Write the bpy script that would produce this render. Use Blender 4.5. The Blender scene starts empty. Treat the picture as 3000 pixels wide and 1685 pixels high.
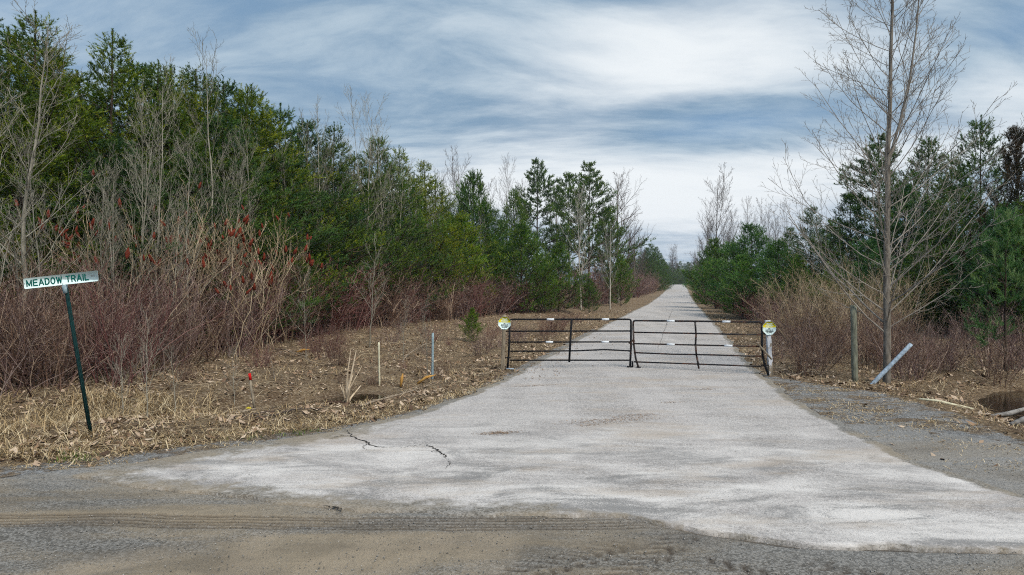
import bpy, math, random
import numpy as np
from mathutils import Vector, Matrix, Euler
R = math.radians
scene = bpy.context.scene
col = scene.collection
rng = np.random.default_rng(7)

# ------------------------------------------------------------------ camera
cam_d = bpy.data.cameras.new('camera'); cam = bpy.data.objects.new('camera', cam_d); col.objects.link(cam)
CAM_H = 2.2
cam.location = (0, 0, CAM_H); cam.rotation_euler = (R(90), 0, 0)
cam_d.sensor_width = 36; cam_d.lens = 24.0
cam_d.shift_y = -(842.5 - 831) / 3000.0
cam_d.clip_start = 0.1; cam_d.clip_end = 5000
scene.camera = cam
scene.render.engine = 'CYCLES'
scene.cycles.use_adaptive_sampling = True; scene.cycles.adaptive_threshold = 0.02
scene.cycles.max_bounces = 4; scene.cycles.diffuse_bounces = 2; scene.cycles.glossy_bounces = 2
scene.cycles.transmission_bounces = 3; scene.cycles.transparent_max_bounces = 6
scene.cycles.caustics_reflective = False; scene.cycles.caustics_refractive = False
scene.cycles.filter_width = 1.1
vs = scene.view_settings
vs.view_transform = 'Standard'; vs.look = 'None'; vs.gamma = 1.0; vs.use_curve_mapping = False
vs.exposure = 1.15
scene.cycles.use_light_tree = False
scene.cycles.use_denoising = False
scene.cycles.sample_clamp_indirect = 4.0

HAZE = 0.00025
# ------------------------------------------------------------------ node helpers
class NT:
    def __init__(self, tree):
        self.t = tree; self.n = tree.nodes; self.l = tree.links
    def node(self, typ, **kw):
        nd = self.n.new(typ)
        for k, v in kw.items(): setattr(nd, k, v)
        return nd
    def put(self, sock, v):
        if v is None: return
        if isinstance(v, bpy.types.NodeSocket): self.l.new(v, sock)
        else:
            if isinstance(v, (tuple, list)) and len(v) == 3 and sock.type == 'RGBA': v = (*v, 1)
            sock.default_value = v
    def math(self, op, a, b=None, c=None, clamp=False):
        nd = self.node('ShaderNodeMath', operation=op, use_clamp=clamp)
        self.put(nd.inputs[0], a); self.put(nd.inputs[1], b); self.put(nd.inputs[2], c)
        return nd.outputs[0]
    def vmath(self, op, a, b=None):
        nd = self.node('ShaderNodeVectorMath', operation=op)
        self.put(nd.inputs[0], a); self.put(nd.inputs[1], b)
        return nd.outputs['Value'] if op in ('DOT_PRODUCT', 'LENGTH') else nd.outputs[0]
    def mix(self, f, a, b, blend='MIX'):
        nd = self.node('ShaderNodeMix', data_type='RGBA', blend_type=blend)
        self.put(nd.inputs[0], f); self.put(nd.inputs[6], a); self.put(nd.inputs[7], b)
        return nd.outputs[2]
    def noise(self, vec, scale, detail=4, rough=0.55, dist=0.0, out=0):
        nd = self.node('ShaderNodeTexNoise')
        self.put(nd.inputs['Vector'], vec); nd.inputs['Scale'].default_value = scale
        nd.inputs['Detail'].default_value = detail; nd.inputs['Roughness'].default_value = rough
        nd.inputs['Distortion'].default_value = dist
        return nd.outputs[out]
    def vor(self, vec, scale, out='Distance'):
        nd = self.node('ShaderNodeTexVoronoi'); self.put(nd.inputs['Vector'], vec)
        nd.inputs['Scale'].default_value = scale
        return nd.outputs[out]
    def ramp(self, f, lo, hi, a=0.0, b=1.0, smooth=True):
        nd = self.node('ShaderNodeMapRange', interpolation_type='SMOOTHSTEP' if smooth else 'LINEAR')
        self.put(nd.inputs[0], f); self.put(nd.inputs[1], lo); self.put(nd.inputs[2], hi)
        self.put(nd.inputs[3], a); self.put(nd.inputs[4], b)
        return nd.outputs[0]
    def mapping(self, vec, loc=(0,0,0), rot=(0,0,0), scale=(1,1,1)):
        nd = self.node('ShaderNodeMapping'); self.put(nd.inputs[0], vec)
        nd.inputs[1].default_value = loc; nd.inputs[2].default_value = rot; nd.inputs[3].default_value = scale
        return nd.outputs[0]
    def combine(self, x, y, z):
        nd = self.node('ShaderNodeCombineXYZ')
        self.put(nd.inputs[0], x); self.put(nd.inputs[1], y); self.put(nd.inputs[2], z)
        return nd.outputs[0]
    def sep(self, v):
        nd = self.node('ShaderNodeSeparateXYZ'); self.put(nd.inputs[0], v); return nd.outputs
    def gauss(self, x, c, w):
        d = self.math('DIVIDE', self.math('SUBTRACT', x, c), w)
        return self.math('MULTIPLY', d, d)

# ------------------------------------------------------------------ world: Nishita sky under streaky high cloud
SUN_EL, SUN_AZ = 48.0, 150.0          # azimuth measured from +Y towards +X
world = bpy.data.worlds.new('World'); scene.world = world; world.use_nodes = True
w = NT(world.node_tree); w.n.clear()
sky = w.node('ShaderNodeTexSky', sky_type='NISHITA', sun_disc=False)
sky.sun_elevation = R(SUN_EL); sky.sun_rotation = R(SUN_AZ); sky.air_density = 1.0; sky.dust_density = 1.0; sky.ozone_density = 1.5
tc = w.node('ShaderNodeTexCoord')
D = tc.outputs['Generated']
dx, dy, dz = w.sep(D)
zz = w.math('ADD', w.math('MAXIMUM', dz, 0.0), 0.20)
P = w.combine(w.math('DIVIDE', dx, zz), w.math('DIVIDE', dy, zz), 0.0)     # flat cloud deck seen in perspective
warp = w.noise(P, 0.5, 3, 0.5, 0, 1)
Pw = w.vmath('ADD', P, w.vmath('MULTIPLY', w.vmath('SUBTRACT', warp, (0.5, 0.5, 0.5)), (0.9, 0.9, 0.0)))
n_big = w.noise(w.mapping(Pw, (3.1, 1.7, 0.0), (0, 0, R(30)), (0.5, 0.95, 1.0)), 0.8, 5, 0.55, 0.5)
n_str = w.noise(w.mapping(Pw, (7.7, 2.0, 3.0), (0, 0, R(38)), (0.58, 1.6, 1.0)), 1.4, 7, 0.58, 0.25)
n_fin = w.noise(w.mapping(Pw, (1.0, 9.0, 5.0), (0, 0, R(-28)), (1.3, 3.0, 1.0)), 3.0, 7, 0.62, 0.25)
az = w.math('ARCTAN2', dx, dy)
el = w.math('ARCSINE', dz)
def blob(a, e, wa, we, slope=0.0):
    aa = w.math('SUBTRACT', az, R(a))
    ee = w.math('SUBTRACT', w.math('SUBTRACT', el, R(e)), w.math('MULTIPLY', aa, slope))
    q = w.math('ADD', w.gauss(aa, 0.0, R(wa)), w.gauss(ee, 0.0, R(we)))
    return w.math('EXPONENT', w.math('MULTIPLY', q, -1.0))
# the lit part of the cloud sheet lies round the hidden sun; it thins to blue towards the left
side = w.ramp(w.vmath('DOT_PRODUCT', D, (0.97, 0.22, -0.05)), -0.75, 0.62)
cover = w.math('ADD', w.math('MULTIPLY', side, 0.52), w.math('MULTIPLY', w.math('SUBTRACT', n_big, 0.5), 1.15))
cover = w.math('ADD', cover, w.math('MULTIPLY', w.math('SUBTRACT', n_str, 0.5), 0.80))
cover = w.math('ADD', cover, w.math('MULTIPLY', w.math('SUBTRACT', n_fin, 0.5), 0.24))
cover = w.math('ADD', cover, w.math('MULTIPLY', blob(12, 18, 12, 5.5, 0.25), 0.32))
cover = w.math('ADD', cover, w.math('MULTIPLY', blob(14, 7.6, 26, 2.8), 0.48))
cover = w.math('SUBTRACT', cover, w.math('MULTIPLY', blob(16, 12.2, 9, 2.2, 0.04), 0.62))
cover = w.math('SUBTRACT', cover, w.math('MULTIPLY', blob(33, 15.5, 9, 2.0, 0.30), 0.30))
cover = w.math('SUBTRACT', cover, w.math('MULTIPLY', blob(8, 2.0, 60, 2.2), 0.06))
c1 = w.ramp(cover, -0.30, 0.42); c2 = w.ramp(cover, 0.34, 1.0)
blue = w.mix(0.82, sky.outputs[0], (0.56, 1.18, 2.05), 'MIX')
grey = w.mix(w.ramp(w.math('ADD', w.math('MULTIPLY', n_str, .6), w.math('MULTIPLY', n_fin, .4)), .36, .64), (1.02, 1.58, 2.22), (2.12, 2.64, 3.10))
white = (4.0, 4.2, 4.34)
skyc = w.mix(w.math('MULTIPLY', c1, 0.95), blue, grey)
skyc = w.mix(c2, skyc, white)
low = w.ramp(el, R(-1), R(9), 0.45, 0.0)
skyc = w.mix(w.math('MULTIPLY', low, w.ramp(cover, 0.1, 0.7)), skyc, (3.6, 3.75, 4.1))
bg = w.node('ShaderNodeBackground'); w.put(bg.inputs[0], skyc); bg.inputs[1].default_value = 0.1
wo = w.node('ShaderNodeOutputWorld'); w.l.new(bg.outputs[0], wo.inputs[0])

# ------------------------------------------------------------------ sun, veiled by the cloud
sd = bpy.data.lights.new('sun', 'SUN'); sd.energy = 1.5; sd.angle = R(24); sd.color = (1.0, 0.93, 0.82)
sun = bpy.data.objects.new('sun', sd); col.objects.link(sun)
sv = Vector((math.sin(R(SUN_AZ)) * math.cos(R(SUN_EL)), math.cos(R(SUN_AZ)) * math.cos(R(SUN_EL)), math.sin(R(SUN_EL))))
sun.rotation_euler = (-sv).to_track_quat('-Z', 'Y').to_euler(); sun.location = sv * 60

# ------------------------------------------------------------------ numpy mesh kit
def vnoise(x, y, seed=0):
    xi = np.floor(x).astype(np.int64); yi = np.floor(y).astype(np.int64)
    xf = x - xi; yf = y - yi
    u = xf * xf * (3 - 2 * xf); v = yf * yf * (3 - 2 * yf)
    def h(a, b):
        n = (a * 374761393 + b * 668265263 + seed * 974711) & 0x7fffffff
        n = ((n ^ (n >> 13)) * 1274126177) & 0x7fffffff
        return ((n ^ (n >> 16)) & 0xffff) / 65535.0
    return (h(xi, yi) * (1 - u) + h(xi + 1, yi) * u) * (1 - v) + (h(xi, yi + 1) * (1 - u) + h(xi + 1, yi + 1) * u) * v
def fbm(x, y, seed=0, octv=4):
    s = 0; a = 0.5
    for i in range(octv):
        s = s + a * vnoise(x * 2 ** i, y * 2 ** i, seed + i * 17); a *= 0.5
    return s
def nrm(v): return v / np.maximum(np.linalg.norm(v, axis=-1, keepdims=True), 1e-9)
def sstep(a, b, x):
    t = np.clip((x - a) / (b - a), 0, 1); return t * t * (3 - 2 * t)

class MB:                                                           # mesh collector
    def __init__(self): self.v = []; self.f = []; self.n = 0; self.at = []
    def add(self, verts, faces, mat=0, attr=None):
        verts = np.asarray(verts, float).reshape(-1, 3); faces = np.asarray(faces, np.int64)
        self.v.append(verts); self.f.append((faces + self.n, mat)); self.n += len(verts)
        self.at.append(np.zeros(len(verts)) if attr is None else np.broadcast_to(np.asarray(attr, float).reshape(-1), (len(verts),)))
    def tubes(self, P, Rr, S=4, mat=0, attr=None, cap=False):
        P = np.asarray(P, float); Rr = np.asarray(Rr, float)
        if P.ndim == 2: P = P[None]; Rr = Rr[None]
        M, K = P.shape[:2]
        if M == 0: return
        T = nrm(np.gradient(P, axis=1))
        ref = np.where(np.abs(T[:, :1, 2:3]) > 0.8, np.array([1., .13, 0]), np.array([0.07, 0.1, 1.]))
        u = nrm(np.cross(T, np.broadcast_to(ref, T.shape))); v = np.cross(T, u)
        a = np.arange(S) * 2 * np.pi / S
        V = P[:, :, None, :] + Rr[:, :, None, None] * (np.cos(a)[None, None, :, None] * u[:, :, None, :] + np.sin(a)[None, None, :, None] * v[:, :, None, :])
        i = np.arange(S); j = (i + 1) % S
        k = np.arange(K - 1)
        q = np.stack([k[:, None] * S + i, k[:, None] * S + j, (k[:, None] + 1) * S + j, (k[:, None] + 1) * S + i], -1).reshape(-1, 4)
        q = (q[None] + (np.arange(M) * K * S)[:, None, None]).reshape(-1, 4)
        at = None if attr is None else np.repeat(np.asarray(attr, float), K * S)
        base = self.n
        self.add(V.reshape(-1, 3), q, mat, at)
        if cap:
            for m in range(M):
                o = m * K * S + base
                self.f.append((np.array([[o + s for s in range(S)][::-1]]), mat))
                self.f.append((np.array([[o + (K - 1) * S + s for s in range(S)]]), mat))
    def box(self, c, s, mat=0, rot=None):
        c = np.array(c, float); s = np.array(s, float) / 2
        b = np.array([[x, y, z] for x in (-1, 1) for y in (-1, 1) for z in (-1, 1)], float) * s
        if rot is not None: b = b @ np.array(Euler(rot).to_matrix()).T
        self.add(b + c, [[0, 1, 3, 2], [4, 6, 7, 5], [0, 4, 5, 1], [2, 3, 7, 6], [0, 2, 6, 4], [1, 5, 7, 3]], mat)
    def mesh(self, name, smooth=False, attr=None):
        me = bpy.data.meshes.new(name)
        v = np.concatenate(self.v) if self.v else np.zeros((0, 3))
        me.vertices.add(len(v)); me.vertices.foreach_set('co', v.astype(np.float32).ravel())
        loops = np.concatenate([f.ravel() for f, m in self.f])
        tot = np.concatenate([np.full(len(f), f.shape[1]) for f, m in self.f])
        mi = np.concatenate([np.full(len(f), m) for f, m in self.f])
        me.loops.add(len(loops)); me.loops.foreach_set('vertex_index', loops.astype(np.int32))
        me.polygons.add(len(tot))
        me.polygons.foreach_set('loop_start', np.concatenate([[0], np.cumsum(tot)[:-1]]).astype(np.int32))
        me.polygons.foreach_set('loop_total', tot.astype(np.int32))
        me.polygons.foreach_set('material_index', mi.astype(np.int32))
        if smooth: me.polygons.foreach_set('use_smooth', np.ones(len(tot), bool))
        if attr:
            a = me.attributes.new(attr, 'FLOAT', 'POINT'); a.data.foreach_set('value', np.concatenate(self.at).astype(np.float32))
        me.update(calc_edges=True)
        return me
    def obj(self, name, mats, parent=None, smooth=False, attr=None):
        me = self.mesh(name, smooth, attr)
        for m in (mats if isinstance(mats, (list, tuple)) else [mats]): me.materials.append(m)
        return link(name, me, parent)
def link(name, me, parent=None):
    o = bpy.data.objects.new(name, me); col.objects.link(o)
    if parent is not None: o.parent = parent
    return o
def empty(name, loc=(0, 0, 0), rz=0):
    o = bpy.data.objects.new(name, None); o.empty_display_size = 0.2; col.objects.link(o)
    o.location = loc; o.rotation_euler = (0, 0, rz); return o
def tag(o, label, cat=None, group=None, kind=None):
    o['label'] = label
    if cat: o['category'] = cat
    if group: o['group'] = group
    if kind: o['kind'] = kind
    return o
def copy_tree(o, parent=None):
    c = o.copy(); col.objects.link(c); c.parent = parent
    for ch in o.children: copy_tree(ch, c)
    return c

# ------------------------------------------------------------------ lie of the land
UX, UY = 0.2402, 0.9707
def road_sd(x, y): return (x - 3.29) * UX + (y - 17.6) * UY, (x - 3.29) * UY - (y - 17.6) * UX
PS = np.array([-60, 0, 18, 40, 65, 95, 130, 180, 230, 270, 290, 310, 340, 420, 600, 1500.])
PZ = np.array([0, 0, 0, -.12, -.30, -.26, .02, .62, 1.25, 1.68, 1.76, 1.66, 1.1, -2.2, -5, -6.])
def prof(s): return np.interp(s, PS, PZ)
LP = np.array([(-5.0, 7.75), (-3.6, 9.3), (-2.57, 10.1), (-1.6, 11.5), (-.71, 13.9), (-.07, 16), (.65, 19.0), (.93, 20)])
RP = np.array([(8.5, 5.0), (6.3, 6.1), (5.23, 7.0), (4.99, 8.46), (5.04, 10), (5.29, 12.75), (6.13, 17.05), (6.84, 20)])
FP = np.array([(-5.0, 7.75), (-4.2, 7.4), (-1.73, 6.65), (-.03, 6.45), (1.02, 6.42), (1.62, 6.03), (2.37, 5.71), (4.19, 5.58), (8.5, 5.0)])
def pave_l(y): return np.where(y < 20, np.interp(y, LP[:, 1], LP[:, 0]), .93 + (y - 20) * .2475)
def pave_r(y): return np.where(y < 20, np.interp(y, RP[:, 1], RP[:, 0]), 6.84 + (y - 20) * .2475)
def inside_pave(x, y, m=0.0):
    f = np.interp(x, FP[:, 0], FP[:, 1])
    return (x > pave_l(y) + m) & (x < pave_r(y) - m) & (y > f)
def gravel(x, y):
    yg = np.interp(x, [-30, -6.1, -5, -3.9, -2.57, -1.6, -.5, .2], [7.6, 8.3, 8.8, 9.7, 10.7, 12.0, 14.4, 17])
    gl = sstep(0.35, -0.35, y - yg)
    xg = np.interp(y, [0, 9.0, 11.2, 12.75, 14.2, 15.2, 16.6, 18], [7.3, 7.15, 7.4, 7.6, 7.5, 6.6, 6.2, 6.1])
    gr = sstep(0.3, -0.3, x - xg) * (x > 2)
    gr = np.where(y < 17.4, gr, 0)
    near_l = sstep(.55, .1, pave_l(y) - x) * (x < 4) * (y < 40) * .8
    return np.maximum(np.maximum(gl * (x < 3), gr), near_l)
def seg(x, y, pts):
    best = np.full(np.shape(x), 1e9)
    for (ax, ay), (bx, by) in zip(pts[:-1], pts[1:]):
        vx, vy = bx - ax, by - ay
        t = np.clip(((x - ax) * vx + (y - ay) * vy) / (vx * vx + vy * vy), 0, 1)
        best = np.minimum(best, np.hypot(x - ax - t * vx, y - ay - t * vy))
    return best
DITCH_L = [(-14, 9.9), (-9, 11.0), (-5.6, 12.9), (-3.6, 14.2), (-2.4, 17.5), (-1.6, 24), (.5, 36), (6, 60)]
POND_R = [(11.6, 15.2), (10.4, 13.8), (9.7, 12.0), (9.5, 9.5), (9.8, 4)]
def ground_z(x, y):
    x = np.asarray(x, float); y = np.asarray(y, float)
    s, d = road_sd(x, y)
    z = prof(s)
    pl = pave_l(np.maximum(y, 8)); pr = pave_r(np.maximum(y, 8))
    off = np.maximum(np.maximum(pl - x, x - pr), 0)
    off = np.where(y < 8.2, 0, np.minimum(off, np.maximum(y - 8.2, 0) * 1.2))
    dl = seg(x, y, DITCH_L)
    puddle = np.exp(-((x + 3.9) / 1.9) ** 2 - ((y - 14.2) / 1.3) ** 2)
    z = z - (.24 + .28 * puddle) * np.exp(-(dl / 1.15) ** 2) * sstep(0, 1.2, off)
    dr = seg(x, y, POND_R)
    z = z - .42 * np.exp(-(dr / 1.1) ** 2) * sstep(0.1, 1.6, off + .3) * sstep(16.8, 15, y)
    b = fbm(x * .55, y * .55, 3) - .47
    z = z + b * .24 * sstep(.3, 3, off) + (fbm(x * 2.3, y * 2.3, 9, 3) - .44) * .10 * sstep(.15, 1.5, off)
    z = z + np.clip(np.abs(d) - 60, 0, 400) * .012
    low = inside_pave(x, y) | (y < 8.0)
    z = np.where(low, np.minimum(z, prof(s)) - .05, z - .015)
    return z
def gz(x, y): return float(ground_z(np.array([x]), np.array([y]))[0])
def px(dx, Y): return (dx * 1.16460 - 1500) / 2000 * Y              # world X of a direction at depth Y
def hz(dy, Y): return CAM_H + (831 - dy * 1.16460) / 2000 * Y       # world Z of a direction at depth Y

# ------------------------------------------------------------------ materials
def material(name, build, rough=0.85, spec=0.15):
    m = bpy.data.materials.new(name); m.use_nodes = True
    t = NT(m.node_tree); t.n.clear()
    b = t.node('ShaderNodeBsdfPrincipled'); b.inputs['Roughness'].default_value = rough
    b.inputs['Specular IOR Level'].default_value = spec
    o = t.node('ShaderNodeOutputMaterial'); t.l.new(b.outputs[0], o.inputs[0])
    build(t, b); return m
def objco(t): return t.node('ShaderNodeTexCoord').outputs['Object']
def orand(t): return t.node('ShaderNodeObjectInfo').outputs['Random']
def attr(t, n): return t.node('ShaderNodeAttribute', attribute_name=n).outputs['Fac']
def bump(t, b, h, dist, strength=1.0):
    nd = t.node('ShaderNodeBump'); nd.inputs['Strength'].default_value = strength; nd.inputs['Distance'].default_value = dist
    t.put(nd.inputs['Height'], h); t.l.new(nd.outputs[0], b.inputs['Normal'])
def plain(c, rough=.8, spec=.15, var=0.25, scale=8.0, metal=0.0):
    def f(t, b):
        n = t.noise(objco(t), scale, 5, .6)
        t.put(b.inputs['Base Color'], t.mix(t.ramp(n, .3, .7), tuple(x * (1 - var) for x in c), tuple(min(1, x * (1 + var)) for x in c)))
        b.inputs['Metallic'].default_value = metal
    return f
def bark(c1, c2, scale=12.0):
    def f(t, b):
        co = objco(t)
        n = t.noise(t.mapping(co, scale=(1, 1, .22)), scale, 5, .65)
        c = t.mix(t.ramp(n, .32, .68), c1, c2)
        k = t.math('MULTIPLY_ADD', orand(t), .5, .75)
        t.put(b.inputs['Base Color'], t.mix(1.0, c, t.combine(k, k, k), 'MULTIPLY'))
    return f
def needles(dark, light, tip):
    def f(t, b):
        a = attr(t, 'tone')
        c = t.mix(t.ramp(t.noise(objco(t), 1.1, 3, .6), .35, .68), dark, light)
        c = t.mix(t.ramp(a, .55, 1.0, 0, .75), c, tip)
        r = orand(t)
        k = t.math('MULTIPLY_ADD', r, .55, .72)
        c = t.mix(1.0, c, t.combine(t.math('MULTIPLY', k, t.math('MULTIPLY_ADD', r, .25, .87)), k, t.math('MULTIPLY_ADD', r, -.3, 1.12)), 'MULTIPLY')
        t.put(b.inputs['Base Color'], c)
        tr = t.node('ShaderNodeBsdfTranslucent'); t.put(tr.inputs[0], c)
        mx = t.node('ShaderNodeMixShader'); mx.inputs[0].default_value = .28
        t.l.new(b.outputs[0], mx.inputs[1]); t.l.new(tr.outputs[0], mx.inputs[2])
        t.l.new(mx.outputs[0], [n for n in t.n if n.type == 'OUTPUT_MATERIAL'][0].inputs[0])
    return f
def toned(c0, c1, c2):                                              # colour picked by a per-piece random tone
    def f(t, b):
        a = attr(t, 'tone')
        c = t.mix(t.ramp(a, 0, .55, smooth=False), c0, c1); c = t.mix(t.ramp(a, .55, 1, smooth=False), c, c2)
        t.put(b.inputs['Base Color'], c)
    return f
M = {}
M['pine_needles'] = material('pine_needles', needles((.036, .082, .007), (.125, .205, .012), (.40, .43, .036)), .6, .25)
M['white_pine_needles'] = material('white_pine_needles', needles((.026, .078, .018), (.080, .172, .028), (.25, .34, .055)), .6, .25)
M['young_needles'] = material('young_needles', needles((.034, .100, .010), (.105, .230, .018), (.37, .44, .045)), .6, .25)
M['blue_needles'] = material('blue_needles', needles((.030, .108, .022), (.085, .215, .042), (.28, .42, .10)), .6, .25)
M['brown_needles'] = material('brown_needles', needles((.028, .034, .014), (.075, .050, .022), (.120, .065, .030)), .7, .15)
M['pine_bark'] = material('pine_bark', bark((.035, .026, .020), (.085, .062, .046)))
M['pale_bark'] = material('pale_bark', bark((.18, .165, .125), (.38, .355, .29)))
M['birch_bark'] = material('birch_bark', bark((.26, .24, .20), (.48, .45, .39), 8))
M['grey_bark'] = material('grey_bark', bark((.10, .088, .075), (.22, .195, .165)))
M['poplar_bark'] = material('poplar_bark', bark((.11, .095, .080), (.30, .265, .22), 16))
M['poplar_twig'] = material('poplar_twig', bark((.17, .145, .125), (.33, .30, .255), 6))
M['dark_twig'] = material('dark_twig', bark((.060, .046, .040), (.14, .112, .098), 6))
def twig(c0, c1, c2):
    def f(t, b):
        a = attr(t, 'tone')
        c = t.mix(t.ramp(a, 0, .55, smooth=False), c0, c1); c = t.mix(t.ramp(a, .6, 1, smooth=False), c, c2)
        k = t.math('MULTIPLY_ADD', orand(t), .5, .78)
        t.put(b.inputs['Base Color'], t.mix(1.0, c, t.combine(k, k, k), 'MULTIPLY'))
    return f
M['red_twig'] = material('red_twig', twig((.070, .030, .029), (.19, .082, .074), (.38, .27, .23)))
M['brown_twig'] = material('brown_twig', twig((.062, .036, .027), (.21, .128, .092), (.48, .37, .275)))
M['mauve_twig'] = material('mauve_twig', twig((.062, .036, .034), (.20, .125, .112), (.44, .34, .295)))
M['tan_twig'] = material('tan_twig', twig((.16, .115, .07), (.33, .25, .16), (.55, .45, .31)))
M['sumac_seed'] = material('sumac_seed', plain((.15, .028, .014), .9, .05, .5, 3))
M['black_paint'] = material('black_paint', plain((.012, .013, .016), .42, .4, .4, 20))
def rusty(t, b):
    n = t.noise(objco(t), 5, 6, .65)
    f = t.ramp(n, .46, .66)
    t.put(b.inputs['Base Color'], t.mix(f, (.013, .012, .013), (.085, .034, .018)))
    t.put(b.inputs['Roughness'], t.math('MULTIPLY_ADD', f, .4, .42))
M['rusty_paint'] = material('rusty_paint', rusty, .5, .35)
M['white_tape'] = material('white_tape', plain((.70, .74, .78), .4, .4, .08, 25))
M['steel'] = material('steel', plain((.34, .42, .50), .45, .5, .3, 14, .2))
M['grey_wood'] = material('grey_wood', bark((.125, .10, .072), (.30, .255, .19), 22))
M['green_wood'] = material('green_wood', bark((.085, .088, .066), (.20, .205, .155), 18))
def peeling(t, b):
    co = objco(t); n = t.noise(t.mapping(co, scale=(1, 1, .35)), 16, 5, .7)
    zc = t.sep(co)[2]
    f = t.ramp(t.math('ADD', n, t.ramp(zc, 0, .45, .22, 0)), .56, .63)
    t.put(b.inputs['Base Color'], t.mix(f, (.62, .64, .68), (.27, .22, .16)))
M['peeling_white'] = material('peeling_white', peeling, .75, .2)
M['post_green'] = material('post_green', plain((.006, .030, .030), .4, .4, .3, 15))
M['sign_white'] = material('sign_white', plain((.70, .86, .85), .7, .2, .05, 9))
M['sign_green'] = material('sign_green', plain((.0, .105, .085), .5, .3, .1, 9))
M['sign_grey'] = material('sign_grey', plain((.16, .18, .19), .5, .3, .1, 9))
M['sign_yellow'] = material('sign_yellow', plain((.72, .60, .015), .45, .4, .08, 9))
M['sign_black'] = material('sign_black', plain((.015, .016, .018), .5, .3, .1, 9))
M['galv'] = material('galv', plain((.30, .40, .44), .45, .5, .25, 30, .3))
M['red_paint'] = material('red_paint', plain((.55, .012, .012), .5, .3, .15, 20))
M['cream'] = material('cream', plain((.58, .55, .40), .5, .3, .18, 18))
M['yellow_plastic'] = material('yellow_plastic', plain((.75, .60, .06), .4, .4, .15, 20))
M['torn_wood'] = material('torn_wood', bark((.34, .15, .03), (.58, .34, .10), 10))
M['splinter'] = material('splinter', bark((.40, .31, .21), (.66, .55, .41), 9))
M['dead_stick'] = material('dead_stick', bark((.15, .115, .085), (.38, .31, .235), 9))
M['log_grey'] = material('log_grey', bark((.16, .15, .14), (.36, .34, .32), 14))
M['crack'] = material('crack', plain((.05, .046, .042), .95, .05, .3, 20))
M['straw'] = material('straw', toned((.20, .135, .065), (.44, .32, .17), (.68, .57, .38)), .8, .15)
M['leaves'] = material('leaves', toned((.075, .047, .032), (.30, .195, .120), (.62, .50, .38)), .8, .15)
M['pebble'] = material('pebble', toned((.10, .095, .085), (.22, .21, .195), (.42, .40, .37)), .8, .2)
M['green_grass'] = material('green_grass', toned((.05, .085, .015), (.10, .16, .025), (.20, .24, .05)), .7, .2)
def water(t, b):
    b.inputs['Roughness'].default_value = .04; b.inputs['Specular IOR Level'].default_value = .5
    n = t.noise(objco(t), 6, 3); t.put(b.inputs['Base Color'], t.mix(n, (.010, .008, .005), (.03, .021, .012)))
    bump(t, b, t.noise(objco(t), 14, 2), .004, .5)
M['water'] = material('water', water, .05, .5)

def gravel_col(t, co):
    """stony grey gravel with tan silt drawn out along the cross road"""
    g1 = t.vor(co, 55, 'Color'); g = t.node('ShaderNodeRGBToBW'); t.l.new(g1, g.inputs[0])
    fine = t.noise(co, 120, 3, .7)
    st = t.mix(t.ramp(g.outputs[0], .15, .85), (.10, .095, .085), (.36, .345, .32))
    st = t.mix(t.ramp(fine, .38, .62, 0, .6), st, (.18, .168, .15))
    n = t.noise(t.mapping(co, rot=(0, 0, R(-6)), scale=(.28, 1.25, 1)), 1.15, 6, .62, .4)
    silt = t.ramp(t.math('ADD', n, t.math('MULTIPLY', t.math('SUBTRACT', fine, .5), .5)), .38, .60)
    sc = t.mix(t.noise(co, 9, 4), (.26, .21, .15), (.42, .345, .245))
    return st, silt, sc, g.outputs[0], fine
def m_road_gravel(t, b):
    co = objco(t); st, silt, sc, g, fine = gravel_col(t, co)
    lw = t.ramp(t.math('ADD', t.sep(co)[1], t.math('MULTIPLY', t.sep(co)[0], .25)), 5.6, 7.0, 0, .55)
    st = t.mix(lw, st, t.mix(.5, st, (.46, .465, .47)))
    c = t.mix(t.math('MULTIPLY', silt, t.math('MULTIPLY_ADD', lw, -1.0, .9)), st, sc)
    damp = t.ramp(t.noise(t.mapping(co, loc=(4, 2, 0), scale=(.4, 1.1, 1)), .9, 4, .6), .48, .66, 0, .45)
    c = t.mix(damp, c, (.13, .112, .09))
    c = t.mix(t.math('MULTIPLY', attr(t, 'sand'), .45), c, (.43, .355, .265))
    c = t.mix(t.math('MULTIPLY', attr(t, 'tone'), .9), c, (.060, .045, .033))
    t.put(b.inputs['Base Color'], c)
    bump(t, b, t.math('ADD', g, fine), .012, .9)
M['road_gravel'] = material('road_gravel', m_road_gravel, .92, .12)
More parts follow.
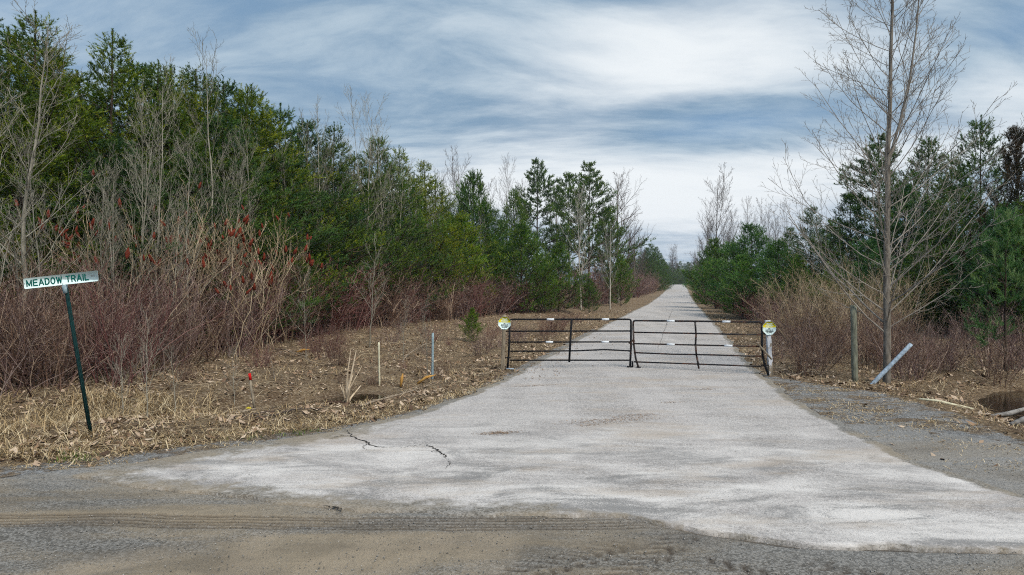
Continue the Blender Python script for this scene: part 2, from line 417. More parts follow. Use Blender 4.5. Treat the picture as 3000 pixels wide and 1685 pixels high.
def m_ground(t, b):
    co = objco(t); st, silt, sc, g, fine = gravel_col(t, co)
    gr = t.mix(t.math('MULTIPLY', silt, .18), t.mix(t.ramp(t.vor(t.mapping(co, scale=(1, .8, 1)), 17, 'Distance'), .15, .55, .75, .1), t.mix(.35, st, t.mix(g, (.10, .10, .105), (.60, .61, .62))), (.50, .51, .52)), sc)
    n1 = t.noise(co, 1.3, 6, .65); n2 = t.noise(t.mapping(co, scale=(1, 2.4, 1)), 11, 5, .7)
    v = t.vor(t.mapping(co, scale=(1, 1.8, 1)), 26, 'Color'); vb = t.node('ShaderNodeRGBToBW'); t.l.new(v, vb.inputs[0])
    lit = t.mix(t.ramp(n1, .35, .65), (.17, .115, .072), (.34, .25, .155))
    lit = t.mix(t.ramp(n2, .40, .62, 0, .75), lit, (.075, .048, .030))
    lit = t.mix(t.ramp(vb.outputs[0], .62, .9, 0, .8), lit, (.50, .40, .28))
    a = t.math('ADD', attr(t, 'tone'), t.math('MULTIPLY', t.math('SUBTRACT', t.noise(co, 2.6, 5, .7), .5), 1.1))
    f = t.ramp(a, .40, .66)
    patch = t.ramp(t.noise(t.mapping(co, loc=(9, 3, 0), scale=(.8, 1.5, 1)), 1.5, 6, .75), .47, .57, 0, .85)
    gr = t.mix(patch, gr, lit)
    t.put(b.inputs['Base Color'], t.mix(f, lit, gr))
    bump(t, b, t.math('ADD', t.math('MULTIPLY', n2, 1.3), fine), .05, .8)
M['ground'] = material('ground', m_ground, .95, .08)
def m_pave(t, b):
    co = objco(t); x, y, z = t.sep(co)
    v = t.vor(co, 48, 'Color'); vb = t.node('ShaderNodeRGBToBW'); t.l.new(v, vb.inputs[0])
    fine = t.noise(co, 95, 3, .75)
    base = t.mix(t.ramp(vb.outputs[0], .1, .9), (.30, .278, .262), (.57, .535, .512))
    base = t.mix(t.ramp(fine, .38, .52, .75, 0), base, (.12, .112, .108))
    lanes = t.noise(t.mapping(co, rot=(0, 0, R(13.9)), scale=(1.0, .10, 1)), .9, 5, .6)
    base = t.mix(t.ramp(lanes, .42, .62, 0, .35), base, (.58, .54, .515))
    # limestone dust and worn dark aggregate near the junction
    near = t.ramp(t.math('ADD', y, t.math('MULTIPLY', x, .10)), 7.2, 12.5, 1, 0)
    d1 = t.noise(t.mapping(co, rot=(0, 0, R(-9)), scale=(.42, 1.0, 1)), 1.3, 8, .68, .6)
    spk = t.math('MULTIPLY', t.math('SUBTRACT', t.noise(co, 60, 5, .8), .5), .95)
    dust = t.math('MULTIPLY', t.ramp(t.math('ADD', d1, spk), .34, .66), t.math('MULTIPLY_ADD', near, .70, .30))
    c = t.mix(dust, base, (.73, .695, .66))
    c = t.mix(t.ramp(t.noise(co, 38, 4, .8), .60, .68, 0, .7), c, (.20, .19, .18))
    d2 = t.noise(t.mapping(co, loc=(5, 8, 0), rot=(0, 0, R(-5)), scale=(.45, 1.0, 1)), 1.9, 8, .68, .8)
    worn = t.math('MULTIPLY', t.ramp(t.math('ADD', d2, spk), .49, .66), t.math('MULTIPLY', near, .85))
    c = t.mix(worn, c, (.20, .195, .19))
    sand = t.ramp(t.noise(t.mapping(co, loc=(2, 4, 0), scale=(.5, 1.4, 1)), .8, 6, .65), .50, .68, 0, .5)
    c = t.mix(sand, c, (.42, .34, .26))
    stone = t.ramp(t.vor(co, 7, 'Distance'), .035, .06, .8, 0)
    c = t.mix(t.math('MULTIPLY', stone, near), c, (.10, .095, .09))
    e = t.ramp(t.math('ADD', attr(t, 'tone'), t.math('MULTIPLY', t.math('SUBTRACT', t.noise(co, 5, 5, .7), .5), .9)), .55, .85)
    st, silt, sc, g_, f_ = gravel_col(t, co)
    c = t.mix(e, c, t.mix(t.math('MULTIPLY', silt, .6), st, sc))
    t.put(b.inputs['Base Color'], c)
    bump(t, b, t.math('ADD', vb.outputs[0], fine), .008, .7)
M['pavement'] = material('pavement', m_pave, .88, .2)

# ------------------------------------------------------------------ ground, gravel road, paved lane, water
def axis(lo, hi, step, far_lo, far_hi, k=1.13):
    a = list(np.arange(lo, hi, step)); s = step; v = a[-1]
    while v < far_hi: s = min(s * k, 30); v += s; a.append(v)
    s = step; v = a[0]; pre = []
    while v > far_lo: s = min(s * k, 30); v -= s; pre.append(v)
    return np.array(pre[::-1] + a)
xs = axis(-13, 14, .19, -420, 520); ys = axis(7, 30, .19, -30, 1000, 1.07)
X, Y = np.meshgrid(xs, ys)
Z = ground_z(X.ravel(), Y.ravel())
nx, ny = len(xs), len(ys)
I = np.arange(nx * ny).reshape(ny, nx)
Q = np.stack([I[:-1, :-1], I[:-1, 1:], I[1:, 1:], I[1:, :-1]], -1).reshape(-1, 4)
mb = MB(); mb.add(np.stack([X.ravel(), Y.ravel(), Z], -1), Q, 0, gravel(X.ravel(), Y.ravel()))
tag(mb.obj('ground', M['ground'], smooth=True, attr='tone'), 'leaf-strewn brown ground with ditches on both sides of the lane', 'ground', kind='structure')

def resample(p, n):
    d = np.concatenate([[0], np.cumsum(np.linalg.norm(np.diff(p, axis=0), axis=1))]); t = np.linspace(0, d[-1], n)
    return np.stack([np.interp(t, d, p[:, i]) for i in range(2)], -1)
NU, NV = 170, 90
u = np.linspace(0, 1, NU); v = np.linspace(0, 1, NV)
F = resample(FP, NU); L = resample(LP, NV); Rr_ = resample(RP, NV)
G = np.stack([.93 + (6.84 - .93) * u, np.full(NU, 20.)], -1)
uu, vv = np.meshgrid(u, v)
Cn = (1 - vv)[..., None] * F[None] + vv[..., None] * G[None] + (1 - uu)[..., None] * L[:, None] + uu[..., None] * Rr_[:, None] \
    - ((1 - uu) * (1 - vv))[..., None] * F[0] - (uu * (1 - vv))[..., None] * F[-1] - ((1 - uu) * vv)[..., None] * G[0] - (uu * vv)[..., None] * G[-1]
yf = np.array([20 + .5 * 1.045 ** i for i in range(1, 1)] + list(np.cumsum([.4 * 1.03 ** i for i in range(110)]) + 20)); yf = yf[yf < 345]
lane = np.stack([np.stack([.93 + (y - 20) * .2475 + 5.91 * u, np.full(NU, y)], -1) for y in yf])
PV = np.concatenate([Cn, lane]); rows = len(PV)
jx = (fbm(PV[..., 1] * 1.7, PV[..., 0] * .3 + 5, 21) - .47) * .45
edge = np.minimum(np.arange(NU), np.arange(NU)[::-1]) / 1.9
wj = np.clip(1 - edge / 6, 0, 1)
PV[..., 0] += jx * wj[None] * np.where(np.arange(rows) > 1, 1, 0)[:, None]
ff = np.clip(1 - np.arange(rows) / 3, 0, 1)
PV[..., 1] += ((fbm(PV[..., 0] * 2.2, PV[..., 1] * .2, 31, 6) - .47) * .34 + (fbm(PV[..., 0] * 11, PV[..., 1] * .2, 33, 3) - .44) * .10) * ff[:, None]
s_, d_ = road_sd(PV[..., 0], PV[..., 1])
pz = prof(s_) + .022 + .03 * (1 - (np.abs(uu[0][None] - .5) * 2) ** 2) * sstep(8, 16, PV[..., 1])
wid = np.abs(PV[:, -1, 0] - PV[:, 0, 0])[:, None]
ed = np.minimum(u, 1 - u)[None] * wid
tone = sstep(.45, .0, ed)
frontd = np.linalg.norm(PV - PV[0][None], axis=-1)
tone = np.maximum(tone, sstep(1.1, 0, frontd) * sstep(1.6, .2, PV[..., 0]) * .85)
tone = np.maximum(tone, sstep(.30, 0, frontd) * .72)
tone = np.maximum(tone, sstep(1.3, 0, ed) * sstep(13, 9.5, PV[..., 1]) * sstep(0, -1.5, PV[..., 0]) * .9)
pts = np.concatenate([PV, pz[..., None]], -1)
skirt = pts[0].copy(); skirt[:, 2] -= .05
pts = np.concatenate([skirt[None], pts]); tone = np.concatenate([tone[:1], tone]); rows += 1
I = np.arange(rows * NU).reshape(rows, NU)
Q = np.stack([I[:-1, :-1], I[:-1, 1:], I[1:, 1:], I[1:, :-1]], -1).reshape(-1, 4)
mb = MB(); mb.add(pts.reshape(-1, 3), Q, 0, tone.ravel())
road = tag(mb.obj('paved_lane', M['pavement'], smooth=True, attr='tone'), 'pale cracked asphalt lane running straight from the junction to the crest', 'road', kind='structure')
def pave_z(x, y):
    s, d = road_sd(np.asarray(x, float), np.asarray(y, float)); return prof(s) + .022 + .03 * (1 - np.clip(np.abs(d) / 2.9, 0, 1) ** 2) * sstep(8, 16, np.asarray(y, float))
def crack(pts, wd, n=40):
    p = resample(np.array(pts, float), n)
    p += (rng.random((n, 2)) - .5) * .05
    t = nrm(np.gradient(p, axis=0)); nn = np.stack([-t[:, 1], t[:, 0]], -1) * (wd * (.4 + .9 * rng.random(n)) * np.sin(np.linspace(.15, 3.0, n)))[:, None]
    a, b = p + nn, p - nn
    z = np.maximum(pave_z(a[:, 0], a[:, 1]), pave_z(b[:, 0], b[:, 1])) + .005
    V = np.concatenate([np.c_[a, z], np.c_[b, z]]); i = np.arange(n - 1)
    m = MB(); m.add(V, np.stack([i, i + 1, i + 1 + n, i + n], -1)); m.obj('crack', M['crack'], road)
def gp(dx, dy):
    Yd = 4400 / (dy * 1.1646 - 831); return (px(dx, Yd), Yd)
crack([gp(872, 1086), gp(885, 1102), gp(925, 1118), gp(940, 1128), gp(1010, 1130)], .016)
crack([gp(1070, 1122), gp(1100, 1137), gp(1128, 1160)], .014)
crack([gp(815, 1278), gp(850, 1284), gp(858, 1296)], .010)
crack([gp(925, 1118), gp(915, 1128), gp(920, 1138)], .006, 16); crack([gp(1100, 1137), gp(1085, 1142)], .006, 12); crack([gp(885, 1102), gp(860, 1100), gp(830, 1108)], .006, 20); crack([gp(1128, 1160), gp(1135, 1172), gp(1120, 1185)], .005, 16); crack([gp(1010, 1130), gp(1070, 1122)], .004, 20)
for yq in (27, 36, 47):
    crack([(pave_l(yq) + .3, yq), (float(pave_l(yq)) + 2.6, yq - .1), (pave_r(yq) - .3, yq - .9)], .018)
crack([(3.6 + (y - 17.6) * .2475, y) for y in (22, 40, 60)], .012, 90)

# gravel cross road: fine sheet with tyre ruts
gx = np.concatenate([np.arange(-15, -7, .2), np.arange(-7, 7, .055), np.arange(7, 15, .2)]); gy = np.arange(-4, 11.2, .022)
gy = np.concatenate([np.arange(-4, 4.6, .3), np.arange(4.6, 8.6, .02), np.arange(8.6, 11.3, .1)])
X, Y = np.meshgrid(gx, gy)
ylim = np.interp(X, [-15, -6.1, -5, -3.9, -2.57, -1.6, 0, 6, 8, 15], [7.2, 7.9, 8.4, 9.2, 10.0, 11, 11, 11, 8.0, 7.0]) + (fbm(X * 2, Y * 0, 5) - .47) * .5
Yc = np.minimum(Y, ylim)
tr = np.zeros_like(X); sand = np.zeros_like(X); zz_ = (fbm(X * 1.2, Y * 2.4, 40) - .47) * .03 + (fbm(X * 9, Y * 9, 41, 2) - .4) * .012
yc = 6.30 + .02 * np.sin(X * .9) - .035 * X * .25 + (fbm(X * .8, X * 0, 44) - .47) * .12    # long rut across the frame
for k, o in enumerate((-.17, -.10, -.03, .05, .12)):
    m = np.exp(-((Y - yc - o) / .019) ** 2) * (.55 + .9 * fbm(X * 1.1, X * 0 + k * 3, 50 + k)) * sstep(2.4, .6, X)
    tr = np.maximum(tr, np.clip(m, 0, 1)); zz_ -= .025 * m
for (x0, y0, ang, wdt, st_) in ((.1, 5.2, 32, .17, 0), (.95, 5.25, 52, .16, 0), (-1.5, 5.0, 66, .18, 1), (2.0, 5.0, -38, .15, 0), (2.9, 5.0, -30, .15, 0), (-2.05, 5.1, 95, .16, 1), (-.25, 5.1, 84, .20, 1), (-3.6, 5.0, 38, .18, 1), (-.95, 5.2, 62, .12, 1)):
    ca, sa = math.cos(R(ang)), math.sin(R(ang))
    al = (X - x0) * ca + (Y - y0) * sa; ac = -(X - x0) * sa + (Y - y0) * ca
    band = sstep(wdt, wdt * .8, np.abs(ac)) * sstep(-.8, -.5, al) * sstep(1.35, .85, al)
    if st_ == 0:
        ph = (al + np.abs(ac) * 1.0) / .135
        ch = np.clip(np.sin(ph * 2 * np.pi) * 2.5 - .5, 0, 1) * band * np.clip(1.5 * fbm(X * 4, Y * 4, 60) - .05, 0, 1)
        tr = np.maximum(tr, ch); zz_ -= .022 * ch
    else:
        band = sstep(wdt * 1.5, wdt * .5, np.abs(ac) + (fbm(X * 3, Y * 3, 63) - .47) * .25) * sstep(-.8, -.5, al) * sstep(1.5, .7, al)
        sand = np.maximum(sand, band * (.45 + .6 * fbm(X * 7, Y * 7, 64))); zz_ -= .010 * band
fr = np.interp(X, FP[:, 0], FP[:, 1])
lip = np.clip(1 - np.abs(Y - fr - .0) / .07, 0, 1) * sstep(.8, 2.0, X)
tr = np.maximum(tr, lip * .9 * (Y < fr + .03)); zz_ -= .02 * lip
under = inside_pave(X, Y, .05)
Zg = np.where(under, -.02, np.minimum(zz_ + .006, .016)) - .05 * sstep(.35, 0, ylim - Y)
I = np.arange(X.size).reshape(X.shape)
Q = np.stack([I[:-1, :-1], I[:-1, 1:], I[1:, 1:], I[1:, :-1]], -1).reshape(-1, 4)
mb = MB(); mb.add(np.stack([X.ravel(), Yc.ravel(), Zg.ravel()], -1), Q, 0, tr.ravel())
gro = mb.obj('gravel_road', M['road_gravel'], smooth=True, attr='tone')
sa_ = gro.data.attributes.new('sand', 'FLOAT', 'POINT'); sa_.data.foreach_set('value', sand.ravel().astype(np.float32))
tag(gro, 'grey-brown gravel cross road with tyre tracks in the foreground', 'road', kind='structure')
def sheet(name, pts, z, label):
    p = np.array(pts, float); n = 60
    c = np.r_[p, p[:1]]; p = resample(c, n + 1)[:-1]
    m = MB(); m.add(np.r_[np.c_[p, np.full(n, z)], [[*p.mean(0), z]]], [[i, (i + 1) % n, n] for i in range(n)])
    tag(m.obj(name, M['water']), label, 'water', kind='structure')
sheet('ditch_water', [(-7.0, 11.9), (-4.2, 12.6), (-2.0, 13.8), (-1.6, 16.0), (-3.4, 16.4), (-6.2, 14.8)], -.33, 'shallow brown puddle in the ditch left of the lane')
sheet('pond_water', [(10.6, 16), (9.0, 13.2), (8.2, 11), (8.3, 7), (9, 4), (11.2, 4), (11.4, 10), (11.6, 13), (13, 15.4), (12, 16.4)], -.25, 'dark standing water in the ditch at the right edge')

# ------------------------------------------------------------------ plant growth kit (all numpy)
def grow(P, Rp, n, rg, t0=.2, t1=.98, ang=(30, 55), ratio=.5, fall=.5, up=.12, wob=.10, K=5, rr=.55, rmin=.002, lmin=.03, strat=True, absl=None, flat=False):
    M_, Kp = P.shape[:2]
    if np.isscalar(n): n = np.full(M_, n, int)
    idx = np.repeat(np.arange(M_), n); T = len(idx)
    k = np.concatenate([np.arange(c) for c in n]) if T else np.zeros(0, int)
    nn = np.maximum(n[idx], 1)
    t = t0 + (t1 - t0) * ((k + rg.random(T)) / nn if strat else rg.random(T))
    f = t * (Kp - 1); i = np.minimum(f.astype(int), Kp - 2); f = (f - i)[:, None]
    pos = P[idx, i] * (1 - f) + P[idx, i + 1] * f
    tan = nrm(P[idx, i + 1] - P[idx, i])
    rad = Rp[idx, i] * (1 - f[:, 0]) + Rp[idx, i + 1] * f[:, 0]
    plen = np.linalg.norm(np.diff(P, axis=1), axis=-1).sum(1)[idx]
    az_ = k * 2.39996 + rg.random(T) * 1.4 + idx * 1.7
    if flat: az_ = k * np.pi + rg.normal(0, .38, T)
    ref = np.where(np.abs(tan[:, 2:3]) > .9, np.array([1., 0, 0]), np.array([0, 0, 1.]))
    a = nrm(np.cross(tan, ref)); b = np.cross(tan, a)
    pr = np.cos(az_)[:, None] * a + np.sin(az_)[:, None] * b
    th = np.radians(rg.uniform(ang[0], ang[1], T))[:, None]
    d = nrm(tan * np.cos(th) + pr * np.sin(th))
    ln = np.maximum((plen * ratio if absl is None else absl) * (1 - fall * t) * rg.uniform(.65, 1.2, T), lmin)
    st = (ln / (K - 1))[:, None]
    out = np.zeros((T, K, 3)); out[:, 0] = pos
    for j in range(1, K):
        d = nrm(d + np.array([0, 0, up]) + rg.normal(0, wob, (T, 3)))
        out[:, j] = out[:, j - 1] + d * st
    r0 = np.maximum(rad * rr * rg.uniform(.75, 1.1, T), rmin)
    taper = np.linspace(1, .35, K)[None]
    return out, np.maximum(r0[:, None] * taper, rmin * .7)
def stem(h, r0, rg, K=9, lean=(0, 0), wob=.02, tip=.12):
    z = np.linspace(0, 1, K)
    p = np.stack([lean[0] * z ** 1.3 * h, lean[1] * z ** 1.3 * h, z * h], -1)
    p[1:, :2] += np.cumsum(rg.normal(0, wob * h / K, (K - 1, 2)), 0)
    return p[None], (r0 * (1 - (1 - tip) * z))[None]

def needle_tufts(m, S, Rs, per, length, width, rg, mat, spread=(28, 62), t0=.1, tn=(0, 1)):
    """thin needles set all round every shoot"""
    Mn, K = S.shape[:2]
    if Mn == 0: return
    idx = np.repeat(np.arange(Mn), per); T = len(idx)
    t = t0 + (1 - t0) * rg.random(T) ** .8
    f = t * (K - 1); i = np.minimum(f.astype(int), K - 2); f = (f - i)[:, None]
    pos = S[idx, i] * (1 - f) + S[idx, i + 1] * f
    tan = nrm(S[idx, i + 1] - S[idx, i])
    q = nrm(np.cross(tan, rg.normal(0, 1, (T, 3))))
    th = np.radians(rg.uniform(*spread, T))[:, None]
    d = nrm(tan * np.cos(th) + q * np.sin(th) + np.array([0, 0, .12]))
    side = nrm(np.cross(d, rg.normal(0, 1, (T, 3)))) * width * .5
    ln = (length * rg.uniform(.7, 1.15, T))[:, None]
    V = np.stack([pos - side, pos + side, pos + d * ln], 1).reshape(-1, 3)
    tone = np.repeat(tn[0] + (tn[1] - tn[0]) * np.clip(rg.random(Mn)[idx] * .75 + .25 * rg.random(T), 0, 1), 3)
    m.add(V, np.arange(T * 3).reshape(-1, 3), mat, tone)

def make_pine(name, seed, h, r, base=.12, whorl=.55, per=5, ang_low=82, ang_top=45, prof_p=.8, side=6, sub=3, nper=16, nlen=.13, nwid=.017, up=.10, gap=0.0, mats=('pine_bark', 'pine_needles'), shoot=.30, ragged=.25):
    rg = np.random.default_rng(seed)
    TP, TR = stem(h, h * .0085 + .012, rg, 12, (rg.normal(0, .012), rg.normal(0, .012)), .012, .07)
    lens, zs, azs, ths = [], [], [], []
    z = h * base; w_ = 0
    while z < h * .955:
        q = (z / h - base) / (1 - base)
        for k in range(per):
            if rg.random() < gap: continue
            env = (1 - q) ** prof_p * (.55 + .45 * min(1, q / .16 + .3))
            L_ = r * env * rg.uniform(1 - ragged, 1 + ragged) + .10 * h / 12 + .06
            lens.append(L_); zs.append(z + rg.normal(0, .05)); azs.append(k * 2 * np.pi / per + w_ * .7 + rg.normal(0, .22))
            ths.append(R(ang_low + (ang_top - ang_low) * q ** .8 + rg.normal(0, 6)))
        z += whorl * (1 - .45 * q) * rg.uniform(.8, 1.2); w_ += 1
    lens, zs, azs, ths = map(np.array, (lens, zs, azs, ths)); n = len(lens); K = 7
    d = np.stack([np.sin(ths) * np.cos(azs), np.sin(ths) * np.sin(azs), np.cos(ths)], -1)
    B = np.zeros((n, K, 3)); tz = np.clip(zs / h, 0, .999) * 11; ii = tz.astype(int); fr_ = (tz - ii)[:, None]
    B[:, 0] = TP[0][ii] * (1 - fr_) + TP[0][ii + 1] * fr_
    for j in range(1, K):
        d = nrm(d + np.array([0, 0, up]) + rg.normal(0, .05, (n, 3)))
        B[:, j] = B[:, j - 1] + d * (lens / (K - 1))[:, None]
    BR = (np.clip(lens * .011, .006, .06))[:, None] * np.linspace(1, .3, K)[None]
    S1, R1 = grow(B, BR, np.maximum((lens * side).astype(int), 3), rg, .25, .99, (34, 56), .40, .55, .07, .07, 3, .5, .003, .18, flat=True)
    S2, R2 = grow(S1, R1, sub, rg, .3, 1.0, (25, 50), 1, .2, .34, .08, 3, .6, .003, shoot * .6, absl=shoot)
    tk = MB(); tk.tubes(TP, TR, 7)
    cr = MB(); cr.tubes(B, BR, 4, 0); cr.tubes(S1, R1, 3, 0)
    needle_tufts(cr, S2, R2, nper, nlen, nwid, rg, 1, (22, 50), tn=(.30, 1))
    needle_tufts(cr, S1, R1, nper, nlen, nwid, rg, 1, t0=.5, tn=(0, .6))
    needle_tufts(cr, B[:, -3:], BR[:, -3:], nper + 6, nlen, nwid, rg, 1, t0=.2, tn=(.2, 1))
    top = TP[:, -3:]; needle_tufts(cr, TP[:, -3:], TR[:, -3:], 420, nlen * .9, nwid, rg, 1, (22, 60), t0=0)
    cand, cR = grow(TP[:, -3:], TR[:, -3:], 5, rg, .1, .8, (16, 34), 1, 0, .22, .05, 4, .5, .006, .2, absl=.036 * h)   # upright leader shoots
    cr.tubes(cand, cR, 4, 0); needle_tufts(cr, cand, cR, 44, nlen * .8, nwid, rg, 1, (22, 48))
    mid = (zs > h * .5) & (zs < h * .86); tipb = B[mid]                                                                                       # upturned branch ends
    ub, uR = grow(tipb, BR[mid], 2, rg, .6, 1.0, (15, 40), 1, 0, .4, .06, 4, .6, .004, .2, absl=.036 * h)
    cr.tubes(ub, uR, 3, 0); needle_tufts(cr, ub, uR, 30, nlen * .85, nwid, rg, 1, (20, 48), tn=(.4, 1))
    a = tk.mesh('trunk', True); a.materials.append(M[mats[0]])
    b = cr.mesh('crown', False, 'tone'); b.materials.append(M[mats[0]]); b.materials.append(M[mats[1]])
    return dict(parts=[('trunk', a), ('crown', b)], h=h, r=r)

def make_bare(name, seed, h, r0, base=.2, nb=26, ang=(28, 48), ratio=.42, fall=.75, up=.10, n2=7, n3=5, n4=0, mats=('pale_bark', 'pale_bark'), fork=0, wob=.07, lean=(0, 0), rmin=.0045, ratio2=.45, ratio3=.4, S=5, blunt=.5):
    rg = np.random.default_rng(seed)
    TP, TR = stem(h, r0, rg, 12, lean, .05 if h < 10 else .02, .10)
    B, BR = grow(TP, TR, nb, rg, base, .97, ang, ratio, fall, up, wob, 7, blunt, rmin * 1.6)
    if fork:
        Fk, FR = grow(TP, TR, fork, rg, .35, .6, (14, 24), .55, .2, .10, .03, 9, .7)
        FB, FBR = grow(Fk, FR, nb // 2, rg, .2, .97, ang, .38, .6, up, wob, 7, blunt, rmin * 1.6)
        BB = np.concatenate([B, FB]); BBR = np.concatenate([BR, FBR])
    else: Fk = None; BB, BBR = B, BR
    S1, R1 = grow(BB, BBR, n2, rg, .18, .99, (25, 50), ratio2, .5, up, wob, 5, .6, rmin)
    S2, R2 = grow(S1, R1, n3, rg, .2, .98, (25, 55), ratio3, .4, up, wob, 4, .7, rmin * .8, .08)
    tk = MB(); tk.tubes(TP, TR, 8)
    if Fk is not None: tk.tubes(Fk, FR, 6)
    cr = MB(); cr.tubes(BB, BBR, S); cr.tubes(S1, R1, 3); cr.tubes(S2, R2, 3)
    if n4:
        S3, R3 = grow(S2, R2, n4, rg, .2, .98, (25, 55), .5, .3, up, wob, 3, .8, rmin * .7, .06); cr.tubes(S3, R3, 3)
    a = tk.mesh('trunk', True); a.materials.append(M[mats[0]])
    b = cr.mesh('crown', True); b.materials.append(M[mats[1]])
    return dict(parts=[('trunk', a), ('crown', b)], h=h, r=1)

def make_shrub(name, seed, h, rad, n=26, n1=7, n2=4, lean=.45, mat='brown_twig', r0=.010, up=.05, wob=.09, rmin=.0030):
    rg = np.random.default_rng(seed)
    a = rg.random(n) * 2 * np.pi; q = np.sqrt(rg.random(n)) * rad * .45
    d = nrm(np.stack([np.cos(a) * lean * rg.random(n) ** .7, np.sin(a) * lean * rg.random(n) ** .7, np.ones(n)], -1) + rg.normal(0, .10, (n, 3)) * np.array([1, 1, 0]))
    K = 7; Pm = np.zeros((n, K, 3)); Pm[:, 0] = np.stack([np.cos(a) * q, np.sin(a) * q, np.full(n, -.1)], -1)
    hs = h * rg.uniform(.45, 1.0, n)
    for j in range(1, K):
        d = nrm(d + rg.normal(0, wob, (n, 3)) + np.array([0, 0, up])); Pm[:, j] = Pm[:, j - 1] + d * (hs / (K - 1))[:, None]
    Rm = r0 * rg.uniform(.6, 1.3, n)[:, None] * np.linspace(1, .3, K)[None]
    S1, R1 = grow(Pm, Rm, n1, rg, .15, .98, (18, 50), .42, .35, up * 1.5, wob, 5, .6, rmin)
    S2, R2 = grow(S1, R1, n2, rg, .15, .98, (20, 55), .48, .3, up, wob, 4, .75, rmin * .85)
    m = MB(); tn = lambda q: rg.random(len(q)) ** 1.3
    m.tubes(Pm, Rm, 4, 0, tn(Pm)); m.tubes(S1, R1, 3, 0, tn(S1)); m.tubes(S2, R2, 3, 0, tn(S2))
    me = m.mesh('twigs', True, 'tone'); me.materials.append(M[mat])
    return dict(parts=[('stems', me)], h=h, r=rad)

def plant(kind, name, x, y, h, label, cat, group=None, rz=None, wide=1.0, sink=.05):
    s = h / kind['h']
    rz = random.random() * 6.28 if rz is None else rz
    z = gz(x, y) - sink
    if len(kind['parts']) == 1:
        o = link(name, kind['parts'][0][1]); o.location = (x, y, z); o.rotation_euler = (0, 0, rz)
    else:
        o = empty(name, (x, y, z), rz)
        for pn, me in kind['parts']: link(pn, me, o)
    o.scale = (s * wide, s * wide, s)
    return tag(o, label, cat, group)
random.seed(5)

# ---- kinds
STAND = [make_pine('p', 11 + i, 12, 3.9, .05, .74, 5, 80, 60, 1.15, 6, 3, 19, .100, .0175, .09, .10, shoot=.38, ragged=.45) for i in range(3)]; STAND.append(STAND[0])
LUSH = [make_pine('l', 31 + i, 10, 3.7, .03, .64, 6, 84, 60, 1.05, 6, 3, 17, .110, .020, .08, .06, ('pine_bark', 'white_pine_needles'), .36, .40) for i in range(2)]; LUSH.append(LUSH[0])
TALL = [make_pine('t', 51 + i, 16, 4.8, .20, 1.05, 5, 88, 56, .85, 6, 4, 20, .16, .030, .08, .10, ('pine_bark', 'white_pine_needles'), .38, .42) for i in range(2)]; TALL.append(TALL[0])
YOUNG = [make_pine('y', 71 + i, 6, 2.6, .03, .50, 6, 82, 52, 1.0, 8, 3, 17, .095, .0165, .12, .06, ('pine_bark', 'young_needles'), .30, .42) for i in range(2)]; YOUNG.append(YOUNG[0])
BLUEY = [make_pine('b', 81 + i, 6, 2.8, .04, .52, 6, 80, 52, .95, 8, 3, 17, .100, .0165, .10, .06, ('pine_bark', 'blue_needles'), .32, .40) for i in range(2)]; BLUEY.append(BLUEY[0])
BROWN = make_pine('br', 91, 11, 3.0, .08, .6, 5, 70, 32, .55, 6, 3, 15, .13, .019, .14, .1, ('pine_bark', 'brown_needles'), .30, .35)
BARE = [make_bare('s', 101 + i, 9, .058, .16, 24, (24, 50), .40, .66, .10, 8, 5, 0, blunt=.42, wob=.10, lean=(.04 * (i - 1.5), .03), fork=i % 2, rmin=.0048) for i in range(5)]
BAREG = [make_bare('g', 111 + i, 12, .11, .2, 28, (24, 46), .42, .68, .09, 9, 6, 0, ('grey_bark', 'dark_twig'), 1, rmin=.008, wob=.09) for i in range(2)]
BIRCH = [make_bare('w', 191 + i, 10, .085, .2, 20, (22, 42), .45, .6, .08, 7, 4, 0, ('birch_bark', 'birch_bark'), 1, .08, (.05 - .1 * i, 0), rmin=.008) for i in range(2)]
ROUND = [make_bare('r', 121 + i, 14, .22, .15, 26, (35, 62), .58, .62, .07, 9, 6, 0, ('grey_bark', 'dark_twig'), 2, .12, rmin=.011) for i in range(2)]
SAPL = [make_bare('a', 131 + i, 4.5, .03, .2, 14, (22, 46), .42, .6, .07, 6, 4, 0, ('pale_bark', 'pale_bark'), rmin=.004, wob=.12, lean=(.05, 0)) for i in range(3)]
RED = [make_shrub('rd', 141 + i, 2.9, 1.2, 26, 7, 4, .5, 'red_twig', .012, wob=.13, rmin=.0042) for i in range(3)]
BRN = [make_shrub('bn', 151 + i, 2.8, 1.2, 24, 7, 4, .6, 'brown_twig', .014, wob=.14, rmin=.0045) for i in range(3)]
MAU = [make_shrub('mv', 161 + i, 2.6, 1.3, 26, 7, 4, .65, 'mauve_twig', .012, wob=.17, rmin=.0042) for i in range(3)]
FARB = [make_shrub('fb', 181 + i, 3.0, 1.4, 26, 8, 4, .55, ['red_twig', 'mauve_twig', 'brown_twig'][i], .022, wob=.15, rmin=.009) for i in range(3)]
TAN = [make_shrub('tn', 171, 2.4, 1.2, 28, 8, 5, .6, 'tan_twig', .009, wob=.12)]

